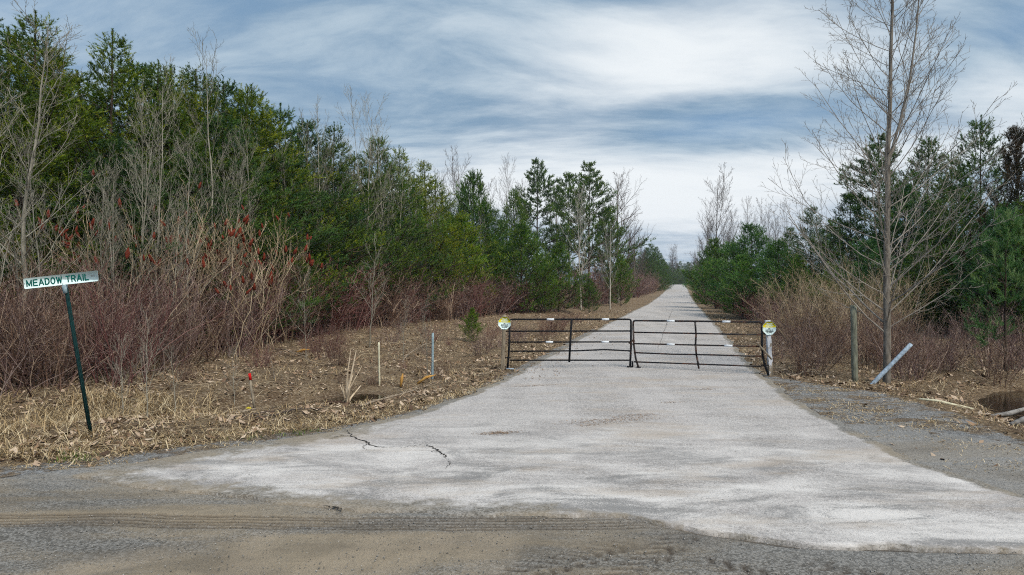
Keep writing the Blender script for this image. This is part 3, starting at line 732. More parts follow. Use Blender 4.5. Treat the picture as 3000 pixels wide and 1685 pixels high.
# ------------------------------------------------------------------ trees: big bare tree on the right
big = make_bare('big', 200, 11.6, .088, .09, 88, (46, 68), .315, .74, .09, 9, 5, 1, ('poplar_bark', 'poplar_twig'), 0, .055, (-.005, 0), .0046, .40, .34, 6, .23)
t = plant(big, 'bare_tree', 8.4, 15.3, 11.6, 'tall leafless grey-barked tree standing beside the leaning pipe', 'tree', rz=.6)
rgb_ = np.random.default_rng(5)                                      # its second leader
k0 = np.array([[.06, 0, 5.1], [.32, .05, 5.9], [.55, .05, 6.9], [.72, .1, 8.0], [.82, .1, 9.2], [.86, .1, 10.4]]); kr = np.array([.030, .027, .022, .017, .012, .006])
m = MB(); m.tubes(k0, kr, 6)
B_, BR_ = grow(k0[None], kr[None], 11, rgb_, .12, .98, (32, 52), .33, .5, .10, .05, 7, .5, .006)
S1, R1 = grow(B_, BR_, 8, rgb_, .18, .98, (28, 50), .42, .5, .1, .05, 5, .6, .005); S2, R2 = grow(S1, R1, 4, rgb_, .2, .98, (25, 55), .36, .4, .1, .05, 4, .7, .004, .08)
m.tubes(B_, BR_, 5); m.tubes(S1, R1, 3); m.tubes(S2, R2, 3)
o = m.obj('second_leader', M['poplar_twig'], t, True); o.rotation_euler = (0, 0, -.6)

# ---- pines: x (display), top y (display), depth, kind, width, label
def edge_y(d): return float(np.interp(d, [-100, 300, 500, 600, 804, 996, 1139, 1284], [12.5, 14.2, 19, 23, 31, 39, 46, 60]))
def pines(rows, name='pine_tree', group=None, cat='pine tree'):
    for dxp, dyp, Yd, kd, wd, lab in rows:
        if dxp < 1284 and name != 'pine_sapling': Yd = max(Yd, edge_y(dxp) + (4.5 if name == 'pine_tree' else 2.2)); wd *= 1.36
        x = px(dxp, Yd); z = gz(x, Yd)
        plant(kd, name, x, Yd, hz(dyp, Yd) - z, lab, cat, group, None, wd)
GL = 'pines of the stand left of the lane'
pines([
 (-70, -20, 22, STAND[1], 1.0, 'dark pine cut off by the left edge of the picture'),
 (80, 26, 23.5, STAND[0], 1.05, 'tallest pine of the stand, near the upper left corner'),
 (185, 130, 25, STAND[2], 1.1, 'pine with a low rounded top between the two tallest left pines'),
 (268, 66, 24.5, STAND[3], 1.0, 'second tallest pine at left with several upright leader shoots'),
 (385, 148, 26.5, STAND[1], .95, 'narrow-topped pine right of the double-topped left pine'),
 (455, 205, 28, STAND[0], 1.0, 'thin-topped pine left of the bare tree on the left skyline'),
 (603, 224, 30.5, STAND[2], .95, 'pine with ragged top just right of the bare skyline tree at left'),
 (705, 258, 33, LUSH[0], .9, 'dense deep green pine with a broad crown in the left stand'),
 (765, 300, 35, LUSH[1], .9, 'green pine hiding behind the right shoulder of the broad left pine'),
 (838, 306, 36, STAND[3], .95, 'sparse see-through pine behind pale saplings in mid left'),
 (945, 344, 39, LUSH[1], .85, 'dark pine crown behind the tallest pale saplings at centre left'),
 (1008, 362, 41, STAND[1], .85, 'pine with feathery top right of the tall pale saplings'),
 (1075, 398, 44, STAND[2], .95, 'last tall pine of the left stand before the skyline drops'),
 ], group=None)
pines([(a, b - (62 if b < 360 else 40), c, STAND[i % 4] if i % 3 else LUSH[i % 2], 1.2, 'dark pine filling the left stand behind the front row') for i, (a, b, c) in enumerate([
 (20, 130, 26), (130, 210, 24), (230, 230, 26.5), (330, 215, 27), (430, 290, 25.5), (520, 300, 29), (560, 345, 27.5), (650, 330, 31), (740, 390, 31.5), (690, 420, 29),
 (800, 400, 34), (890, 420, 35), (980, 450, 37), (1040, 470, 40), (520, 250, 30), (560, 262, 31), (640, 270, 33), (420, 215, 29), (300, 380, 23), (60, 330, 21.5), (180, 380, 22.5), (480, 420, 24.5), (600, 450, 27), (1100, 480, 47), (930, 500, 34), (850, 520, 32)])], group=GL)
pines([
 (1190, 434, 57, YOUNG[0], .75, 'bright green narrow pine poking up at the dip of the left skyline'),
 (1245, 520, 60, LUSH[0], .75, 'blue-green pine left of the two tall open pines'),
 (1295, 478, 66, LUSH[1], 1.05, 'broad blue-green pine below the tall open pines'),
 (1350, 402, 86, TALL[0], 1.05, 'left one of the tall open-crowned pines at centre'),
 (1432, 432, 90, TALL[1], .95, 'slim middle one of the tall open-crowned pines at centre'),
 (1482, 408, 80, TALL[2], 1.1, 'right one of the tall open-crowned pines, with drooping right side'),
 (1532, 520, 84, TALL[1], 1.0, 'dark pine bough at the right edge of the central clump'),
 (1405, 612, 58, YOUNG[1], 1.2, 'bushy dark-bottomed young pine at the lane side, nearest the brush'),
 (1312, 562, 53, YOUNG[2], 1.2, 'yellow-green young pine with a pointed top at centre left'),
 (1235, 590, 47, YOUNG[0], .95, 'olive young pine between grey saplings at centre left'),
 (1160, 540, 48, YOUNG[1], .9, 'mid-green young pine behind grey saplings left of centre'),
 (1370, 650, 55, YOUNG[2], .9, 'low pine pressed against the bushy lane-side pine'),
 (1482, 698, 56, YOUNG[0], .95, 'small pine bush right of the bushy lane-side pine'),
 (1562, 640, 74, YOUNG[1], .9, 'little pine tucked among pale birches at the lane side'),
 (785, 560, 25.5, YOUNG[2], .8, 'small light green pine behind the red sumac heads'),
 (870, 600, 26.5, YOUNG[0], .6, 'slender light green pine right of the sumac thicket'),
 ], 'young_pine')
pines([(1187, 772, 27.5, YOUNG[1], 1.0, 'little pine sapling on the cleared verge left of the gate')], 'pine_sapling')
pines([
 (1638, 610, 162, LUSH[2], 1.15, 'dark round-topped pine beyond the crest of the lane'),
 (1660, 634, 178, LUSH[0], 1.0, 'lower dark pine right of the far round-topped pine'),
 (1626, 622, 168, LUSH[1], 1.1, 'dark pine touching the left side of the far round-topped pine'),
 (1650, 620, 172, LUSH[1], 1.1, 'dark pine half hidden behind the far round-topped pine'),
 (1672, 655, 186, LUSH[0], 1.1, 'lowest dark pine at the right foot of the far clump'),
 ], 'pine_tree')
# right-hand side
pines([
 (1768, 652, 128, BLUEY[0], .85, 'pine farthest down the right edge of the lane'),
 (1796, 628, 84, BLUEY[1], 1.0, 'second farthest pine on the right edge of the lane'),
 (1800, 600, 66, YOUNG[1], 1.26, 'spiky-topped pine in the middle of the right lane-side row'),
 (1845, 610, 56, BLUEY[0], 1.44, 'broad blue-green pine overhanging the right verge'),
 (1893, 562, 47, BLUEY[1], 1.32, 'pine with one tall leader rising over the right lane-side row'),
 (1868, 640, 44, BLUEY[0], 1.26, 'low dense pine at the front of the right lane-side row'),
 (1955, 600, 42, BLUEY[1], 1.26, 'green pine left of the tall bare tree, lower branches reaching the verge'),
 (2040, 512, 44, LUSH[0], 1.1, 'rounded pine rising between the bare trees and the tall right pines'),
 (2010, 640, 36, YOUNG[2], 1.0, 'light green pine behind the tan brush on the right'),
 (2090, 660, 32, YOUNG[0], 1.0, 'yellowish young pine seen through the lower boughs of the bare tree'),
 (2215, 338, 38, TALL[0], 1.15, 'dark pine directly behind the upper trunk of the bare tree'),
 (2330, 345, 40, LUSH[1], 1.15, 'pine right of the bare tree top with an even green crown'),
 (2395, 372, 37, STAND[1], 1.25, 'pine filling the gap left of the right skyline summit'),
 (2468, 288, 33, LUSH[0], 1.0, 'tallest pine on the right skyline'),
 (2560, 335, 29, BROWN, 1.05, 'pine with rusty brown needles at the right edge'),
 ], 'pine_tree')
pines([(a, b, c, [LUSH[0], BLUEY[1], LUSH[1]][i % 3], 1.15, 'dark pine in the shaded depth of the right stand') for i, (a, b, c) in enumerate([
 (2140, 480, 40), (2270, 470, 36), (2360, 500, 32), (2440, 480, 30), (2520, 520, 27), (2600, 480, 26), (2300, 600, 30), (2180, 600, 32), (2420, 600, 30), (2540, 600, 29), (2640, 560, 27), (1985, 570, 50), (2090, 560, 46), (2680, 400, 28)])], group='pines of the right stand')
# small sparse pine close by on the right
M['sapling_needles'] = material('sapling_needles', needles((.045, .13, .030), (.12, .26, .060), (.40, .50, .17)), .5, .3)
SP = make_pine('sp', 210, 3.6, 1.25, .16, .80, 5, 84, 44, .75, 4, 2, 34, .15, .012, .16, .10, ('pine_bark', 'sapling_needles'), .36, .25)
plant(SP, 'young_pine', 12.0, 16.6, 3.65, 'small open pine with bare lower trunk beside the dark water', 'pine tree', rz=1.1)
plant(SP, 'young_pine', 14.0, 16.6, 2.7, 'open pine half cut off by the right edge of the picture', 'pine tree', rz=3.1, wide=1.1)

# ---- bare trees and saplings
def bares(rows, name='bare_tree', group=None, cat='tree'):
    for dxp, dyp, Yd, kd, wd, lab in rows:
        if dxp < 1284: Yd = max(Yd, edge_y(dxp) + 1.6)
        x = px(dxp, Yd); plant(kd, name, x, Yd, hz(dyp, Yd) - gz(x, Yd), lab, cat, group, None, wd)
bares([
 (48, 60, 16.5, BARE[0], 1.3, 'spreading pale bare tree against the dark pines at the left edge'),
 (-20, 120, 15.5, BARE[1], 1.2, 'pale bare tree cut off by the left picture edge'),
 (530, 142, 24, BARE[2], .8, 'slim bare tree standing out above the left skyline'),
 (920, 264, 28, BARE[3], .85, 'tallest bare sapling on the centre-left skyline'),
 (810, 276, 27, BARE[1], .7, 'bare sapling with one straight spire left of the centre-left clump'),
 (975, 330, 30, BARE[0], .8, 'bare tree leaning over the right of the centre-left clump'),
 (405, 215, 21, BARE[2], .85, 'pale bare tree in front of the narrow-topped pine at left'),
 (340, 270, 20, BARE[3], .8, 'pale bare tree in front of the double-topped pine at left'),
 (640, 330, 23, BARE[1], .8, 'pale bare tree behind the left part of the sumac'),
 (735, 360, 24, BARE[0], .75, 'pale bare tree behind the right part of the sumac'),
 (1155, 412, 66, BAREG[0], .75, 'purplish bare tree with brush-like top at the skyline dip'),
 (1272, 418, 92, BAREG[1], .7, 'thin bare tree top left of the tall open pines'),
 (1462, 500, 62, BIRCH[0], .95, 'forked pale-stemmed tree in front of the tall open pines'),
 (1535, 560, 64, BIRCH[1], .9, 'pale birch-like tree at the right end of the left lane-side row'),
 (1555, 462, 88, ROUND[0], .85, 'big bare tree with a fine rounded crown right of the tall pines'),
 (1597, 575, 120, ROUND[1], .85, 'smaller round bare tree farther down the left of the lane'),
 (1692, 624, 335, ROUND[0], .9, 'tiny round bare tree over the far end of the lane'),
 (1803, 462, 108, BAREG[0], 1.0, 'tallest bare tree right of the vanishing lane'),
 (1780, 560, 118, ROUND[1], .75, 'dense dark bare tree at the foot of the tallest bare tree on the right'),
 (1882, 512, 100, BAREG[1], .7, 'thin bare tree second right of the vanishing lane'),
 (1935, 528, 96, BAREG[0], .75, 'bushy bare tree third right of the vanishing lane'),
 (1972, 524, 94, BAREG[1], .6, 'slender bare tree next to the rounded right pine'),
 (1845, 540, 112, BAREG[1], .8, 'bare tree between the tallest one and the thin one on the right'),
 ])
bares([(a, b, c, BARE[i % 4], .85, 'pale leafless sapling in the belt before the left pines') for i, (a, b, c) in enumerate([
 (110, 350, 17.5), (240, 400, 19.5), (470, 360, 21), (590, 440, 21), (780, 430, 25), (850, 380, 27), (885, 440, 26.5), (1000, 420, 31), (1045, 470, 33), (1090, 500, 37), (950, 480, 28.5),
 (1060, 560, 30), (1160, 580, 40), (1210, 540, 44), (1260, 620, 46), (300, 470, 18.5), (430, 500, 20), (900, 560, 26.5)])], 'sapling', 'pale saplings before the left pines', 'sapling')
bares([(a, b, c, BAREG[i % 2], .8, 'hazy bare tree in the far tree line') for i, (a, b, c) in enumerate([
 (1700, 650, 345), (1612, 600, 150), (1622, 630, 170), (1585, 620, 105), (1650, 640, 215), (1760, 610, 150), (1820, 560, 130), (1900, 560, 125), (1950, 560, 130), (1748, 640, 190), (1225, 470, 96), (1310, 470, 100), (1400, 480, 105), (1110, 450, 80)])], 'bare_tree', 'bare trees of the far tree line')
# far forest beyond the crest
pines([(1612 + i * 9 + random.uniform(-3, 3), 652 + random.uniform(-4, 10), 350 + random.uniform(-25, 50), LUSH[i % 3], 1.1, 'distant blue-green conifer beyond the crest') for i in range(20)], 'pine_tree', 'far conifers beyond the crest')
pines([(1655 + i * 13 + random.uniform(-3, 3), 672 + random.uniform(-4, 8), 318 + random.uniform(-6, 8), LUSH[i % 3], 1.3, 'low distant conifer where the lane drops out of sight') for i in range(11)], 'pine_tree', 'low conifers at the lane end')
pines([(1570 + i * 10 + random.uniform(-3, 3), 645 + random.uniform(-6, 8), 225 + random.uniform(-20, 40), LUSH[i % 3], 1.1, 'distant dark conifer left of the far lane end') for i in range(8)], 'pine_tree', 'far conifers left of the lane')
# ------------------------------------------------------------------ brush thickets
def thicket(pts, kinds, hts, label, group, name='shrub'):
    for i, (x, y) in enumerate(pts):
        k = kinds[i % len(kinds)]; plant(k, name, x, y, random.uniform(*hts), label, 'shrub', group, None, random.uniform(.95, 1.25))
def along(front, depth, step, jit=.35):
    out = []
    f = np.array(front, float); p = resample(f, max(3, int(np.linalg.norm(np.diff(f, axis=0), axis=1).sum() / step)))
    tn = nrm(np.gradient(p, axis=0)); nn = np.stack([-tn[:, 1], tn[:, 0]], -1)
    for k in np.arange(0, depth, step):
        for q, n_ in zip(p, nn): out.append((q + n_ * (k + random.uniform(-jit, jit)) + np.array([random.uniform(-jit, jit), random.uniform(-jit, jit)])))
    return out
EDGE_L = [(-11.5, 12.2), (-8.7, 14.2), (-8.9, 18), (-9.6, 23), (-8.6, 29), (-6.4, 36), (-2.2, 47), (1.5, 56)]
thicket(along(EDGE_L[:4], 3.8, 1.2), [BRN[0], MAU[0], BRN[1], RED[0], MAU[1], BRN[2]], (2.0, 3.3), 'leafless brown brush in the thicket behind the street name sign', 'brush thicket behind the street sign')
thicket(along(EDGE_L[3:6], 3.9, 1.3), [RED[0], FARB[2], RED[1], BRN[0], FARB[0], BRN[2], RED[2]], (2.7, 4.0), 'reddish leafless brush in the thicket left of the gate', 'reddish thicket left of the gate')
thicket(along(EDGE_L[5:], 4.0, 1.6), [FARB[1], FARB[0], RED[1], FARB[2]], (2.3, 3.5), 'purplish brown brush along the far end of the left clearing', 'brush along the left clearing')
thicket(along([(2.2, 58), (7.5, 72), (13.5, 92), (24, 130), (38, 180)], 4.2, 4.2), [FARB[1], FARB[2], FARB[0]], (3.4, 5.2), 'tall pinkish brown brush lining the left of the far lane', 'brush lining the far lane on the left')
thicket(along([(33, 118), (27, 96), (19.5, 62), (14.6, 40), (12.2, 30)], 2.9, 2.9), [FARB[1], FARB[2], FARB[0]], (1.4, 2.4), 'low brown brush under the right lane-side pines', 'brush under the right lane-side pines')
thicket(along([(12.0, 30), (9.6, 23.5), (9.0, 19.5), (9.6, 17.4), (13.5, 17.6), (18, 17)], 3.0, 1.35), [MAU[0], BRN[2], BRN[0], MAU[1]], (.9, 1.9), 'dense purplish brush behind the old wooden post', 'brush behind the old wooden post')
thicket([(11.2, 25), (12.4, 24.2), (10.4, 23.6), (13.3, 26), (11.6, 22.6)], TAN, (2.8, 3.4), 'straw-coloured twiggy shrub behind the right gate post', 'straw-coloured shrubs on the right')
thicket([(7.6, 17.6), (8.2, 18.4), (7.5, 19.6), (9.6, 16.2), (10.6, 16.9), (11.3, 15.9), (9.2, 15.9), (7.2, 16.6)], [MAU[1], BRN[1]], (.9, 1.5), 'low wiry bush between the right gate post and the bare tree', 'low wiry bushes round the bare tree')
# individual small bushes in the left verge
for (dxp, dyb, h, kd, lab) in [(372, 1040, 1.75, SAPL[0], 'reddish forked seedling rising alone right of the street sign post'), (310, 1030, 1.5, SAPL[1], 'dark twiggy seedling close to the street sign post'),
                           (440, 1015, 1.3, SAPL[2], 'small grey seedling in the straw right of the forked one'), (590, 990, 1.2, SAPL[1], 'thin grey seedling left of the red-topped stake'), (1075, 930, 1.9, SAPL[0], 'thin dark sapling just left of the green metal post'),
                           (1015, 900, 1.8, SAPL[2], 'bent brown sapling behind the cream stake'), (770, 900, 2.6, SAPL[1], 'brown sapling at the front of the cleared ground'), (930, 870, 3.6, SAPL[0], 'pale crooked sapling behind the splintered stump')]:
    Yd = 4400 / (dyb * 1.1646 - 831); plant(kd, 'seedling', px(dxp, Yd), Yd, h, lab, 'sapling')
thicket([(2.1, 31), (1.4, 29.5), (.2, 27.5), (-.9, 31), (-3.2, 27), (-4.6, 25.4), (-6.5, 22), (2.6, 35), (-2, 34), (-5.5, 20), (-6.6, 18), (-1.0, 22.6)], [RED[0], RED[1], MAU[1]], (.8, 1.35), 'low reddish bush on the cleared verge left of the lane', 'low bushes on the left clearing')

rq = random.Random(17); cl = []
while len(cl) < 34:
    yq = rq.uniform(14.5, 44); e0 = float(np.interp(yq, [12.2, 14.2, 18, 23, 29, 36, 47], [-11.5, -8.7, -8.9, -9.6, -8.6, -6.4, -2.2])); e1 = float(pave_l(np.array(yq))) - 1.2
    xq = e0 + (e1 - e0) * rq.random() ** 1.6
    if abs(xq + 3.9) < 2.2 and abs(yq - 14.2) < 1.6: continue
    cl.append((xq, yq))
thicket(cl, [BRN[1], MAU[2], RED[2], BRN[2], FARB[2]], (.35, .95), 'cut-down wiry brush sprouting on the cleared ground left of the gate', 'cut brush on the cleared ground')
# ------------------------------------------------------------------ sumac with red seed heads
def make_seed(seed):
    rg = np.random.default_rng(seed); m = MB(); K, S = 7, 7
    z = np.linspace(0, 1, K); r = np.array([.12, .75, 1, .92, .72, .42, .05])
    p = np.stack([.1 * np.sin(z * 2), 0 * z, z], -1)
    m.tubes(p, r * .30 * rg.uniform(.85, 1.1, K), S)
    m.v[0] += rg.normal(0, .035, m.v[0].shape)
    me = m.mesh('seed_head'); me.materials.append(M['sumac_seed']); return me
SEEDS = [make_seed(i) for i in range(3)]
def sumac(x, y, h, seed, nst, label, spread=1.5):
    rg = np.random.default_rng(seed); K = 8
    a = rg.random(nst) * 6.28; d = nrm(np.stack([np.cos(a) * rg.uniform(.05, .45, nst), np.sin(a) * rg.uniform(.05, .35, nst), np.ones(nst)], -1))
    Pm = np.zeros((nst, K, 3)); Pm[:, 0] = np.stack([rg.uniform(-spread, spread, nst), rg.uniform(-.7, .7, nst), np.full(nst, -.1)], -1)
    hs = h * rg.uniform(.72, .95, nst)
    for j in range(1, K):
        d = nrm(d + rg.normal(0, .2, (nst, 3)) + np.array([0, 0, .07])); Pm[:, j] = Pm[:, j - 1] + d * (hs / (K - 1))[:, None]
    Rm = .0145 * rg.uniform(.7, 1.2, nst)[:, None] * np.linspace(1, .5, K)[None]
    S1, R1 = grow(Pm, Rm, 5, rg, .45, 1.0, (22, 48), .28, .25, .16, .14, 6, .75, .007)
    S2, R2 = grow(S1, R1, 3, rg, .35, 1.0, (22, 50), .5, .2, .2, .12, 5, .8, .006)
    root = empty('sumac_shrub', (x, y, gz(x, y)))
    m = MB(); m.tubes(Pm, Rm, 5, 0, rg.random(nst)); m.tubes(S1, R1, 4, 0, rg.random(len(S1))); m.tubes(S2, R2, 4, 0, rg.random(len(S2))); m.obj('stems', M['tan_twig'], root, True, 'tone')
    tips = np.concatenate([S1[:, -1], S2[:, -1]]); tips = tips[tips[:, 2] > h * .55]
    for i in rg.permutation(len(tips))[:int(nst * 1.9)]:
        s = link('seed_head', SEEDS[i % 3], root); s.location = tips[i] - np.array([0, 0, .02]); k = rg.uniform(.17, .28)
        s.scale = (k * .75, k * .75, k * 1.1); s.rotation_euler = (rg.normal(0, .35), rg.normal(0, .35), rg.random() * 6)
    return tag(root, label, 'shrub', None)
sumac(px(170, 19), 19, 4.7, 1, 9, 'leftmost sumac with few red seed heads near the left pines')
sumac(px(250, 20), 20, 4.9, 2, 12, 'sumac with scattered seed heads above the street name sign')
sumac(px(340, 20.5), 20.5, 4.9, 3, 12, 'sumac thicket right of the street name sign, second from left')
sumac(px(430, 21.5), 21.5, 5.0, 4, 12, 'sumac in the middle of the row of red seed heads')
sumac(px(500, 22), 22, 4.9, 5, 12, 'sumac with the densest cluster of red seed heads')
sumac(px(575, 22.5), 22.5, 4.9, 6, 12, 'sumac with bright red heads right of the densest cluster')
sumac(px(645, 23), 23, 4.8, 7, 11, 'sumac second from the right end of the row')
sumac(px(700, 23.5), 23.5, 4.4, 8, 7, 'rightmost sumac beside the small light green pine')
sumac(px(520, 19.5), 19.5, 3.3, 9, 6, 'low sumac with drooping seed heads in the red brush')

# ------------------------------------------------------------------ gate
def pipe(name, pts, r, mat, parent, S=10, smooth_n=0):
    p = np.array(pts, float)
    if smooth_n:
        for _ in range(smooth_n):
            q = np.empty((2 * len(p) - 2 + 2, 3)); q[0] = p[0]; q[-1] = p[-1]
            a, b = p[:-1], p[1:]; q[1:-1] = np.stack([.75 * a + .25 * b, .25 * a + .75 * b], 1).reshape(-1, 3); p = q
    m = MB(); m.tubes(p, np.full(len(p), r), S, cap=True); return m.obj(name, mat, parent, True)
def gate_leaf(label, A, B, zl, zr, mat, bands, dent=False):
    """A, B: ground points of hinge-to-latch ends; zl/zr rail heights at both ends"""
    root = empty('gate_leaf', (A[0], A[1], 0)); d = np.array([B[0] - A[0], B[1] - A[1], 0.]); Ln = np.linalg.norm(d); d /= Ln
    def at(t, z): return d * (t * Ln) + np.array([0, 0, z])
    def zz(k, t): return zl[k] + (zr[k] - zl[k]) * t
    c = .14 / Ln
    e0, e1 = (zl[-1], zr[-1])
    pipe('top_rail', [at(0, zl[0] - .16), at(0, zl[0] - .03), at(c * .25, zl[0]), at(c, zz(0, c)), at(.5, zz(0, .5)), at(1 - c, zz(0, 1 - c)), at(1 - c * .25, zr[0]), at(1, zr[0] - .03), at(1, zr[0] - .16)], .023, mat, root, 10, 2)
    for k in range(1, 5):
        p = [at(0.005, zz(k, 0)), at(.32, zz(k, .32)), at(.55, zz(k, .55)), at(.78, zz(k, .78)), at(.995, zz(k, 1))]
        if k == 3 and not dent: p[3][2] += .035; p[2][2] += .006
        if k == 3 and dent: p[1][2] -= .012
        pipe('rail', p, .0195 if k else .022, mat, root)
    return root, at, zz
ga = (-.06, 17.5); gb = (3.05, 17.5); gc = (3.10, 17.46); gd = (5.98, 16.32)
root, at, zz = gate_leaf('', ga, gb, [1.282, .98, .70, .467, .236], [1.285, .985, .705, .475, .236], M['black_paint'], None)
pipe('stile', [at(0, 1.14), at(-.004, .6), at(-.018, .0)], .026, M['black_paint'], root)
pipe('stile', [at(1, 1.15), at(1, .6), at(.992, .03)], .026, M['black_paint'], root)
m = MB(); m.box(at(.5, .74) + np.array([-.0, -.022, 0]), (.052, .030, 1.10), 0, (0, R(3.2), 0)); m.obj('brace', M['black_paint'], root)
for (t_, k) in ((.306, 0), (.759, 0), (.298, 2), (.757, 2)):
    pipe('reflective_band', [at(t_, zz(k, t_)), at(t_ + .06, zz(k, t_ + .06))], .0258, M['white_tape'], root, 12)
for zq in (.98, .30): pipe('hinge', [at(0, zq) + np.array([-.16, 0, 0]), at(0, zq) + np.array([.03, 0, 0])], .014, M['black_paint'], root, 8)
pipe('foot', [at(.992, .055) + np.array([-.07, 0, 0]), at(.992, .055) + np.array([.035, 0, 0])], .035, M['black_paint'], root, 12)
pipe('drop_pin', [at(1.012, .21), at(1.012, .02)], .024, M['black_paint'], root, 8)
tag(root, 'black five-rail tubular gate leaf, left of the pair, with white bands', 'gate')
root, at, zz = gate_leaf('', gc, gd, [1.255, .955, .665, .435, .20], [1.28, .976, .696, .46, .219], M['rusty_paint'], None, True)
pipe('stile', [at(0, 1.12), at(.004, .66), at(.02, .30), at(.045, .04)], .024, M['rusty_paint'], root)
pipe('stile', [at(1, 1.15), at(1.0, .70), at(1.004, .46), at(1.022, .24), at(1.045, .02)], .026, M['black_paint'], root)
m = MB()
for a, b, tw in (((.495, 1.25), (.5, 1.02), 0), ((.5, 1.02), (.503, .95), 20), ((.503, .95), (.497, .68), 0), ((.497, .68), (.507, .40), 10), ((.507, .40), (.525, .10), 0)):
    p, q = at(*a), at(*b); cc = (p + q) / 2; dl = q - p; ln = np.linalg.norm(dl)
    m.box(cc + np.array([0, -.024, 0]), (.042, .018, ln), 0, (0, math.atan2(dl[0], dl[2]), R(tw)))
m.obj('brace', M['rusty_paint'], root)
for (t_, k) in ((.275, 0), (.705, 0), (.275, 2), (.72, 2)):
    pipe('reflective_band', [at(t_, zz(k, t_)), at(t_ + .062, zz(k, t_ + .062))], .0258, M['white_tape'], root, 12)
pipe('latch_bar', [at(.965, .76) + np.array([0, -.05, 0]), at(1.06, .40) + np.array([0, -.09, 0])], .021, M['grey_wood'], root, 8)
for zq in (1.0, .25): pipe('hinge', [at(1.0, zq) + np.array([-.03, 0, 0]), at(1.0, zq) + np.array([.15, 0, 0])], .014, M['black_paint'], root, 8)
pipe('foot', [at(.045, .05) + np.array([-.05, 0, 0]), at(.045, .05) + np.array([.05, 0, 0])], .035, M['black_paint'], root, 12)
tag(root, 'rusty dented five-rail tubular gate leaf, right of the pair', 'gate')
# chain tying the leaves together
ch = empty('chain', (3.07, 17.5, .71))
for i in range(16):
    a = i / 16 * 6.28; m = MB()
    ring = np.array([[math.cos(q) * .017, math.sin(q) * .027, 0] for q in np.linspace(0, 6.283, 9)])
    rot = np.array(Euler((R(90) if i % 2 else 0, R(20 * i), a)).to_matrix())
    m.tubes(ring @ rot.T + np.array([math.cos(a) * .062 + .0, math.sin(a) * .055, .03 * math.sin(a * 1.5)]), np.full(9, .006), 5); m.obj('link', M['rusty_paint'], ch)
for i in range(8):
    m = MB(); ring = np.array([[math.cos(q) * .014, 0 if i % 2 else math.sin(q) * .0, math.sin(q) * .024] for q in np.linspace(0, 6.283, 9)])
    if i % 2: ring = ring[:, [1, 0, 2]]
    m.tubes(ring + np.array([-.035, -.035, -.07 - i * .036]), np.full(9, .006), 5); m.obj('link', M['rusty_paint'], ch)
m = MB(); m.box((.03, -.05, -.06), (.045, .022, .05)); m.obj('padlock', M['black_paint'], ch)
tag(ch, 'dark chain wound round the meeting stiles of the gate', 'chain')

# ------------------------------------------------------------------ lettering
def text(body, size, mat, parent, loc, sx=1.0, bold=0.0, rot=(R(90), 0, 0), name='lettering', ext=.0012, fit=None):
    cu = bpy.data.curves.new('t', 'FONT'); cu.body = body; cu.size = size; cu.align_x = 'CENTER'; cu.align_y = 'CENTER'
    cu.offset = bold; cu.extrude = ext; cu.resolution_u = 3
    tmp = bpy.data.objects.new('t', cu); col.objects.link(tmp)
    bpy.context.view_layer.update()
    me = bpy.data.meshes.new_from_object(tmp.evaluated_get(bpy.context.evaluated_depsgraph_get()))
    bpy.data.objects.remove(tmp); bpy.data.curves.remove(cu)
    me.materials.clear(); me.materials.append(mat)
    xs_ = [v.co.x for v in me.vertices]; k_ = sx if fit is None else fit / (max(xs_) - min(xs_))
    o = link(name, me, parent); o.location = loc; o.rotation_euler = rot; o.scale = (k_, 1, 1); return o
GLY = {'M': [[(0, 0), (0, 1)], [(0, 1), (.5, .12)], [(.5, .12), (1, 1)], [(1, 1), (1, 0)]], 'E': [[(0, 0), (0, 1)], [(0, 1), (.8, 1)], [(0, .52), (.7, .52)], [(0, 0), (.8, 0)]],
       'A': [[(0, 0), (.45, 1)], [(.45, 1), (.9, 0)], [(.16, .3), (.74, .3)]], 'W': [[(0, 1), (.25, 0)], [(.25, 0), (.52, .9)], [(.52, .9), (.8, 0)], [(.8, 0), (1.05, 1)]],
       'T': [[(0, 1), (.8, 1)], [(.4, 1), (.4, 0)]], 'I': [[(0, 0), (0, 1)]], 'L': [[(0, 1), (0, 0)], [(0, 0), (.7, 0)]],
       'D': [[(0, 0), (0, 1)], [(0, 1), (.4, 1), (.66, .88), (.78, .65), (.78, .35), (.66, .12), (.4, 0), (0, 0)]],
       'O': [[(.4 + .4 * math.sin(q * math.pi / 8), .5 + .52 * math.cos(q * math.pi / 8)) for q in range(17)]],
       'R': [[(0, 0), (0, 1)], [(0, 1), (.45, 1), (.7, .9), (.76, .76), (.7, .6), (.45, .5), (0, .5)], [(.4, .5), (.8, 0)]]}
def strokes(body, width, height, thick, mat, parent, loc):
    adv = {g: max(p[0] for st_ in GLY[g] for p in st_) for g in set(body)}
    tot = sum(adv[g] for g in body) + .42 * (len(body) - 1); k = (width - thick) / tot; x = -width / 2 + thick / 2; m = MB(); lay = 0
    for g in body:
        for st_ in GLY[g]:
            for (x0, z0), (x1, z1) in zip(st_[:-1], st_[1:]):
                a = np.array([x + x0 * k, (z0 - .5) * (height - thick)]); b = np.array([x + x1 * k, (z1 - .5) * (height - thick)])
                d = (b - a) / np.linalg.norm(b - a); a = a - d * thick * .42; b = b + d * thick * .42; n_ = np.array([-d[1], d[0]]) * thick / 2; lay += 1
                yq = -.0003 - .00006 * (lay % 24)
                m.add([(p[0], yq, p[1]) for p in (a - n_, b - n_, b + n_, a + n_)], [[0, 1, 2, 3]])
        x += (adv[g] + .42) * k
    o = m.obj('lettering', mat, parent); o.location = loc; return o
